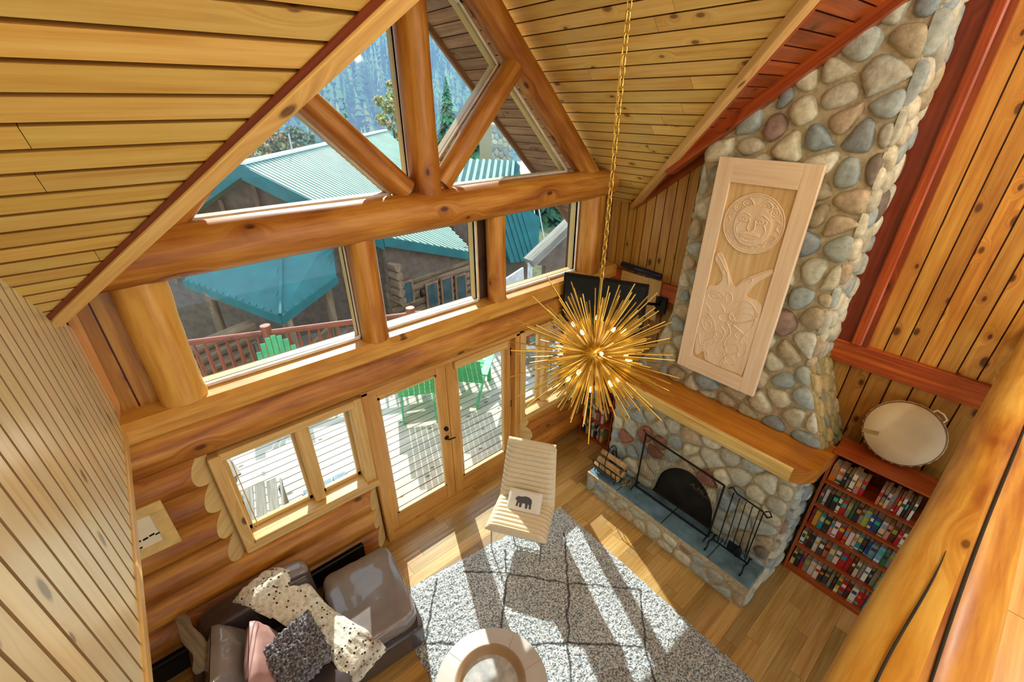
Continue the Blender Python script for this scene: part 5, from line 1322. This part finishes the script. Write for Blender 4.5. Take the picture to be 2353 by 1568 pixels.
for (x, y) in ((.47, .33), (.93, .33), (.47, .77), (.93, .77)): m1 = MB(); m1.box(x - .02, x + .02, y - .02, y + .02, -.055, .39); part(m1, 'leg', M['oldlog'], BX)

# ------------------------------------------------------------------ neighbouring log lodge
LO = thing('log_lodge', 'neighbouring log lodge with large pale green ribbed metal roof', 'house', (5.4, 10, -3.6))
def ribroof(name, poly, mat, rib_dir, sp=.22, th=.10, parent=LO, rr=.018):
    poly = [V(p) for p in poly]; nrm = (poly[1] - poly[0]).cross(poly[-1] - poly[0]).normalized()
    if nrm.z < 0: nrm = -nrm
    m1 = MB(); m1.prism([p - nrm * th for p in poly], nrm, th, (.24, .40, .38))
    ud = V(rib_dir); ud = (ud - nrm * ud.dot(nrm)).normalized(); vd = nrm.cross(ud); o = poly[0]
    p2 = [((p - o).dot(ud), (p - o).dot(vd)) for p in poly]; v = min(q[1] for q in p2) + sp / 2
    while v < max(q[1] for q in p2):
        xs_ = []
        for i in range(len(p2)):
            a, b = p2[i], p2[(i + 1) % len(p2)]
            if (a[1] - v) * (b[1] - v) < 0: xs_.append(a[0] + (b[0] - a[0]) * (v - a[1]) / (b[1] - a[1]))
        if len(xs_) >= 2:
            xs_.sort(); a, b = xs_[0], xs_[-1]
            m1.obox(o + ud * ((a + b) / 2) + vd * v + nrm * rr, ud * ((b - a) / 2), vd * (sp * .22), nrm * rr, (1.2, 1.2, 1.15), 0)  # ribs paler than the sheet: roof highlights painted into their colour
        v += sp
    return part(m1, name, mat, parent)
rA, rB, rD_, rF, rG, rH = V((2.48, 11, 2.87)), V((12.02, 22, 2.95)), V((5.397, 9, .793)), V((9.143, 9.662, -.604)), V((9.142, 12.597, .546)), V((12.17, 20.4, 2.26))
ribroof('main_roof', [rA, rD_, rF, rG, rH, rB], M['greenroof'], rD_ - rA, .20)
lk = V((-2.92, 2.0, -2.07)); ribroof('main_roof', [rA, rB, rB + lk, rA + lk], M['greenroof'], lk, .2)
m1 = MB(); d = (rB - rA).normalized(); m1.obox((rA + rB) / 2 + V((0, 0, .02)), d * ((rB - rA).length / 2), V((d.y, -d.x, 0)) * .16, V((0, 0, .03))); part(m1, 'ridge_cap', M['pipe'], LO)
m1 = MB(); m1.tube([rA.lerp(rB, .22) + V((0, 0, -.1)), rA.lerp(rB, .22) + V((0, 0, .55))], .03, 8); part(m1, 'vent_pipe', M['chrome'], LO)
def fascia(a, b, h=.26, mat='teal', nm='fascia', parent=LO, up=.02, t=.03):
    a, b = V(a), V(b); d = (b - a); s_ = V((d.y, -d.x, 0)).normalized(); m1 = MB()
    m1.obox((a + b) / 2 + V((0, 0, up - h / 2)), d / 2, s_ * t, V((0, 0, h / 2)), g=0); part(m1, nm, M[mat], parent)
fascia(rA, rD_, .42); fascia(rA, rA + lk, .34); fascia(rD_, rF, .3)
# gable wall, log front wall
def logwall(a, b, z0, z1, parent=LO, r=.15, zt_a=None, nm='log_wall'):
    a, b = V(a), V(b); m1 = MB(); z = z0 + r
    while z < z1:
        m1.log((a.x, a.y, z), (b.x, b.y, z), r, r, 10, (U(.7, 1.1),) * 3, wob=.03, step=1.0); z += r * 1.85
    part(m1, nm, M['oldlog'], parent)
go = V((.35, .5, 0))
m1 = MB(); g0 = rA + go - V((0, 0, .35)); g1 = rD_ + go - V((0, 0, .35)); g2 = rA + lk + go - V((0, 0, .35))
m1.prism([g0, g1, (g1.x, g1.y, -3.6), (g2.x, g2.y, -3.6), g2], V((2.0, 2.92, 0)), .1, udir=(0, 0, 1)); part(m1, 'gable_wall', M['cedarsiding'], LO)
for k in range(7):
    t = (k + .5) / 7; p = g2.lerp(g1, t) + V((-.08, -.12, 0)); m1 = MB(); m1.box(p.x - .05, p.x + .05, p.y - .05, p.y + .05, -.6, min(g0.z - 2.07 * abs(t - .5) * 2, 9) - .05, g=2); part(m1, 'batten_post', M['oldlog'], LO)
fw0, fw1 = V((5.45, 9.35, 0)), V((10.2, 10.2, 0))
logwall(fw0, fw1, -3.6, -.9)
m1 = MB(); m1.prism([(fw0.x, fw0.y, -1.0), (fw1.x, fw1.y, -1.0), (fw1.x, fw1.y, -.75), (fw0.x, fw0.y, .62)], (.18, -.98, 0), .12, udir=(1, 0, 0)); part(m1, 'upper_wall', M['cedarsiding'], LO)
fdn = (fw1 - fw0).normalized(); fn_ = V((fdn.y, -fdn.x, 0))
for i, (s_, w_, zb2, zt2, mt_) in enumerate(((1.65, .42, -2.6, -1.25, 'darkglass'), (2.35, .42, -2.6, -1.25, 'darkglass'), (3.05, .42, -2.6, -1.35, 'darkglass'), (.6, .4, -1.6, -.9, 'darkglass'))):
    c = fw0 + fdn * s_ + fn_ * .2; m1 = MB(); m1.obox((c.x, c.y, (zb2 + zt2) / 2), fdn * (w_ / 2 + .07), fn_ * .03, (0, 0, (zt2 - zb2) / 2 + .07)); part(m1, 'window_surround', M['soffit'], LO)
    m1 = MB(); c = c + fn_ * .035; m1.obox((c.x, c.y, (zb2 + zt2) / 2), fdn * (w_ / 2), fn_ * .006, (0, 0, (zt2 - zb2) / 2)); part(m1, 'window_glass', M[mt_], LO)
m1 = MB(); c = fw0 + fdn * 1.15 + fn_ * .25; m1.lathe([(0, .16), (.05, .14), (.07, 0), (.05, -.12), (0, -.14)], (c.x, c.y, -1.45), 8); part(m1, 'lantern', M['black'], LO)
# projecting round log ends and a beam
for k in range(5):
    c = fw0 + fdn * .15 + V((0, 0, -.2 - k * .28)); m1 = MB(); m1.log(c + fn_ * .1, c + fn_ * .55, .14, .14, 14, wob=.02); part(m1, 'log_end', M['oldlog'], LO)
# porch with teal hip roof
PT, PL, PR = V((1.787, 6.96, 0)), V((.40, 11.2, .0)), V((3.75, 8.75, 0)); PA, PB, PC = V((2.75, 9.6, .95)), V((1.5, 11.3, .95)), V((4.2, 9.9, .95))
PO = thing('porch', 'teal hip roofed log porch between the lodge and the deck', 'porch', (2.2, 8.8, -3.6))
ribroof('porch_roof', [PT, PA, PB, PL], M['teal'], PA - PT + V((.3, -.9, 0)), .25, parent=PO, rr=.012)
ribroof('porch_roof', [PT, PR, PC, PA], M['teal'], PC - PR, .25, parent=PO, rr=.012)
fascia(PT, PL, .22, parent=PO); fascia(PT, PR, .22, parent=PO)
m1 = MB(); m1.tube([PT + V((0, 0, .05)), PA + V((0, 0, .05))], .05, 6); part(m1, 'hip_cap', M['teal'], PO)
for p in (V((1.95, 7.3, 0)), V((.8, 10.2, 0)), V((3.4, 8.7, 0))):
    m1 = MB(); m1.log((p.x, p.y, -3.6), (p.x, p.y, -.1), .13, .12, 12, wob=.05); part(m1, 'post', M['oldlog'], PO)
for a, b in ((V((1.95, 7.3, 0)), V((.8, 10.2, 0))), (V((1.95, 7.3, 0)), V((3.4, 8.7, 0)))):
    m1 = MB(); m1.log((a.x, a.y, -.2), (b.x, b.y, -.2), .12, .12, 12, wob=.04); part(m1, 'beam', M['oldlog'], PO)
    m1 = MB(); m1.log((a.x, a.y, -1.3), (b.x, b.y, -1.3), .06, .06, 10); part(m1, 'handrail', M['oldlog'], PO)
    for k in range(1, 14):
        p = a.lerp(b, k / 14); m1 = MB(); m1.tube([(p.x, p.y, -2.2), (p.x, p.y, -1.3)], .03, 6); part(m1, 'baluster', M['oldlog'], PO)
m1 = MB(); m1.prism([(1.9, 7.2, -2.4), (3.5, 8.7, -2.4), (4.6, 10.0, -2.4), (.6, 11, -2.4)], (0, 0, 1), .15); part(m1, 'porch_floor', M['greywood'], PO)
# log stack stub at far left (corner of lodge crossing logs)
for k in range(5):
    m1 = MB(); m1.log((-1.2, 7.6, -1.9 + .3 * k), (.9 + .12 * k, 8.6, -1.9 + .3 * k), .15, .15, 12, wob=.05)
    part(m1, 'crossing_log', M['oldlog'], PO)
# second house with teal roofs and stone chimney
H2 = thing('green_roofed_house', 'farther house with striped green roofs and a stone chimney', 'house', (13.5, 14, -5))
ribroof('roof', [(12.345, 15, 2.017), (15.582, 15, 1.692), (13.6, 13, .55), (10.505, 13, 1.0)], M['greenroof'], (-1.9, -2, -1.1), .3, parent=H2)
ribroof('roof', [(11.9, 12.3, .55), (13.5, 12.3, .35), (14.6, 11.9, -.5), (13.979, 11.4, -2.3), (12.3, 11.4, -2.1)], M['teal'], (.3, -.8, -2.4), .3, parent=H2)
ribroof('roof', [(15.58, 15, 1.69), (17.2, 16.5, 1.2), (15.2, 13.5, -1.0), (13.6, 13, .55)], M['teal'], (-1.9, -2, -1.6), .3, parent=H2)
fascia((10.505, 13, 1.0), (13.6, 13, .55), .2, parent=H2)
m1 = MB(); m1.box(12.3, 14.0, 12.0, 15, -5, -2.0); m1.box(10.6, 15, 13.3, 16, -5, .4); part(m1, 'siding', M['cedarsiding'], H2)
m1 = MB(); m1.tube([(14.45, 12.3, .3), (14.2, 11.6, -1.7)], .03, 6); m1.tube([(15.0, 12.6, .2), (14.7, 11.5, -2.2)], .03, 6); part(m1, 'roof_pipes', M['pipe'], H2)
m1 = MB(); m1.box(15.3, 16.6, 16.5, 17.6, 1.0, 3.35); part(m1, 'chimney', M['mortar'], H2)
m1 = MB(); stones(m1, (0, 16.5, 0), (1, 0, 0), (0, 0, 1), (0, -1, 0), [(15.3, 1.2), (16.6, 1.2), (16.6, 3.35), (15.3, 3.35)], .36, gap=.03, H=.06); part(m1, 'chimney_stones', M['stone'], H2)
# wing of the own house at the right
WG = thing('house_wing', 'weathered wing roof edge and siding seen at the right of the third upper window', 'house wing', (6.5, 3.2, -3.6))
m1 = MB(); m1.prism([(6.0, 3.1, 1.32), (9.5, 3.1, 3.2), (9.5, 3.1, -3.6), (6.45, 3.1, -3.6), (6.45, 3.1, 1.2)], (0, 1, 0), .12, udir=(0, 0, 1)); part(m1, 'siding', M['cedarsiding'], WG)
m1 = MB(); m1.obox((7.7, 2.98, 2.42), V((1.85, 0, .99)), (0, .13, 0), (-.04, 0, .075)); part(m1, 'fascia_board', M['greywood'], WG)
m1 = MB(); m1.log((5.9, 3.0, 1.46), (5.9, 3.0, .5), .05, .05, 10); part(m1, 'downpipe', M['pipe'], WG)
m1 = MB(); m1.prism([(5.35, 3.4, .95), (5.9, 3.2, 1.25), (5.95, 3.2, .35), (5.55, 3.4, .30), (5.25, 3.4, .6)], (0, 1, 0), .05); part(m1, 'white_sheet', M['pipe'], WG)

# ground, mountain, trees
mb = MB(); mb.grid(lambda u, v: V((-60 + 160 * u, .3 + 60 * v, -3.6 - 3.5 * v + .5 * noise.noise(V((u * 9, v * 9, 0))))), 30, 30)
for q in range(len(mb.f)): mb.f[q] = mb.f[q][::-1]
def fixn(mb):
    pass
struct('ground', mb, M['ground'])
MT0 = V((20, 52, -7))
def mtn(u, v):
    x = -70 + 260 * u; y = 52 + 75 * v; z = -8 + 36 * v ** .85 + 3 * noise.noise(V((u * 7, v * 5, 0))) + 6 * noise.noise(V((u * 3, v * 2, 4)))
    return V((x, y, z))
mb = MB(); mb.grid(mtn, 60, 24); struct('mountain', mb, plain('forest_floor', '#34483A', .95, nscale=.5, nvar=.4))
GREENS = ['#3F6245', '#58805A', '#2F4E3A', '#6E9468', '#86A070']
mb = MB()
def cone_tree(mb, p, h, r, col, layers=7, seg=7):
    p = V(p)
    for k in range(layers):
        t = k / layers; z0 = h * (.12 + .86 * t); rr = r * (1 - t) * U(.85, 1.1); c = tuple(x * U(.75, 1.25) for x in col); tp_ = mb.vert(p + V((0, 0, z0 + h * .22)), tuple(x * 1.3 for x in c)); ring = []
        for j in range(seg):
            a = 2 * math.pi * (j + rnd() * .5) / seg; q = rr * (1 if j % 2 else .62); ring.append(mb.vert(p + V((math.cos(a) * q, math.sin(a) * q, z0 - h * .03 * (1 if j % 2 else 0))), c))
        for j in range(seg): mb.face([ring[j], ring[(j + 1) % seg], tp_], [(0, 0)] * 3, False)
for i in range(5200):
    u, v = rnd() ** .9, rnd(); 
    if v > .75 and rnd() < .3: continue
    p = mtn(.12 + .8 * u, v); cone_tree(mb, p - V((0, 0, .5)), U(3.0, 6.0), U(.8, 1.4), lin(R_.choice(GREENS)), 4, 6)
tag(mb.build('mountain_forest', M['foliage_d']), 'dense conifer forest covering the hazy mountainside behind the lodge', 'forest', kind='stuff')
def conifer(x, y, z0, h, r, label, col):
    t = thing('conifer_tree', label, 'tree', (x, y, z0), group=None); m1 = MB(); m1.tube([(x, y, z0), (x, y, z0 + h * .97)], [.16, .02], 8); part(m1, 'trunk', M['bark'], t)
    m1 = MB(); n_ = int(h * 55)
    for k in range(n_):
        tt = (k / n_) ** .9; z = z0 + h * (.08 + .9 * tt); rr = r * (1 - tt) * U(.55, 1.1) + .05; a = rnd() * 6.283; c = tuple(q * U(.6, 1.5) for q in lin(col))
        d = V((math.cos(a), math.sin(a), 0)); s_ = V((-d.y, d.x, 0)); b = V((x, y, z)); e = b + d * rr - V((0, 0, rr * .35)); w_ = rr * .28 + .03
        for q in range(2):
            f0 = b.lerp(e, .25 + .35 * q); f1 = b.lerp(e, .75 + .25 * q); i0 = m1.vert(f0 - s_ * w_ * (.8), c); i1 = m1.vert(f0 + s_ * w_ * .8, c); i2 = m1.vert(f1 - V((0, 0, .1 * rr)), tuple(q_ * 1.25 for q_ in c)); i3 = m1.vert(f0 + V((0, 0, .10 + rr * .1)), c)
            m1.face([i0, i2, i3], [(0, 0)] * 3); m1.face([i1, i3, i2], [(0, 0)] * 3); m1.face([i0, i1, i2], [(0, 0)] * 3)
    part(m1, 'foliage', M['foliage_d'], t)
def leafy(x, y, z0, h, r, label, cols_, n_=11000):
    t = thing('leafy_tree', label, 'tree', (x, y, z0)); m1 = MB(); m1.tube([(x, y, z0), (x + .1, y, z0 + h * .5), (x, y, z0 + h * .8)], [.16, .1, .03], 8); part(m1, 'trunk', M['bark'], t)
    m1 = MB()
    cl = []
    for _ in range(40):
        q = U(.15, 1.0); wq = math.sin(math.pi * min(1, q * .9 + .05)) ** .6; aq = U(0, 6.28); rq = rnd() ** .5; cl.append((V((x, y, z0 + h * q)) + V((math.cos(aq), math.sin(aq), 0)) * r * rq * wq, r * U(.2, .4) * (1.15 - q * .5)))
    for k in range(n_):
        c0, cr = cl[k % 40]; d = V((U(-1, 1), U(-1, 1), U(-1, 1))); 
        if d.length > 1: d.normalize()
        p = c0 + d * cr; c = tuple(q * U(.6, 1.5) for q in lin(R_.choice(cols_))); s_ = U(.06, .13)
        a = V((U(-1, 1), U(-1, 1), U(-1, 1))).normalized() * s_; b = a.cross(V((U(-1, 1), U(-1, 1), U(-1, 1)))).normalized() * s_
        m1.face([m1.vert(p + a, c), m1.vert(p + b, c), m1.vert(p - a, c), m1.vert(p - b, c)], [(0, 0)] * 4)
    part(m1, 'foliage', M['foliage_d'], t)
conifer(21.3, 30, -6.5, 12.8, 3.8, 'tall dark conifer in the right centre triangular pane', '#4A8064')
conifer(23.9, 29, -6.5, 14.0, 3.8, 'taller conifer right of the centre pane by the roof edge', '#40745A')
conifer(18.8, 31, -6.5, 9.2, 1.9, 'short conifer left of the tall dark one', '#6E9872')
conifer(13.4, 31, -6.5, 11.4, 1.6, 'slender grey green conifer at the left of the upper left pane', '#7AA294')
conifer(26.5, 24, -6, 9.5, 2.2, 'dark conifer behind the second house at right', '#2A5840')
conifer(11.6, 33, -6.5, 9.6, 1.5, 'small pale conifer over the lodge ridge', '#8AB09E')
leafy(16.2, 29.5, -5, 10.5, 1.35, 'yellow green autumn tree just left of the king post', ['#D2D09A', '#B4BA88', '#E4DEB4', '#94A478'])
leafy(16.6, 26.5, -5, 7.2, 1.3, 'yellow bushy tree low behind the king post', ['#C9C27A', '#A8B060', '#8C9A58'])
leafy(7.3, 30, -4, 6.9, 2.6, 'rusty autumn tree behind the lodge ridge at left', ['#B99A70', '#8E9A70', '#C7B08A', '#7C8C70'])
leafy(10.0, 31, -4, 6.6, 2.2, 'grey green bushy tree behind the lodge vent pipe', ['#7F9480', '#96A68A', '#6F8674'])
leafy(4.3, 30, -4, 6.0, 2.4, 'pale shrubby tree at the far left of the gable window', ['#8FA090', '#AEB49A', '#7C9080'])
leafy(31.5, 27, -9, 9.3, 2.4, 'yellow leafed tree right of the stone chimney', ['#C8C070', '#9FAE5C', '#6E8E58'])
leafy(30.0, 23, -11, 7.6, 2.6, 'green leafed tree below the roof overhang at right', ['#3E7A4A', '#6A9A58', '#8FAE6A'])
# blue haze in the air of the valley
m_h = bpy.data.materials.new('valley_haze'); m_h.use_nodes = True; nt = m_h.node_tree; nt.nodes.clear()
o_ = nt.nodes.new('ShaderNodeOutputMaterial'); vs = nt.nodes.new('ShaderNodeVolumeScatter'); vs.inputs['Color'].default_value = (.20, .38, 1.0, 1); vs.inputs['Density'].default_value = .032; vs.inputs['Anisotropy'].default_value = .3
nt.links.new(vs.outputs[0], o_.inputs['Volume'])
mb = MB(); mb.box(-25, 90, 34, 50, -9, 19); hz = mb.build('valley_haze', m_h); hz['kind'] = 'structure'
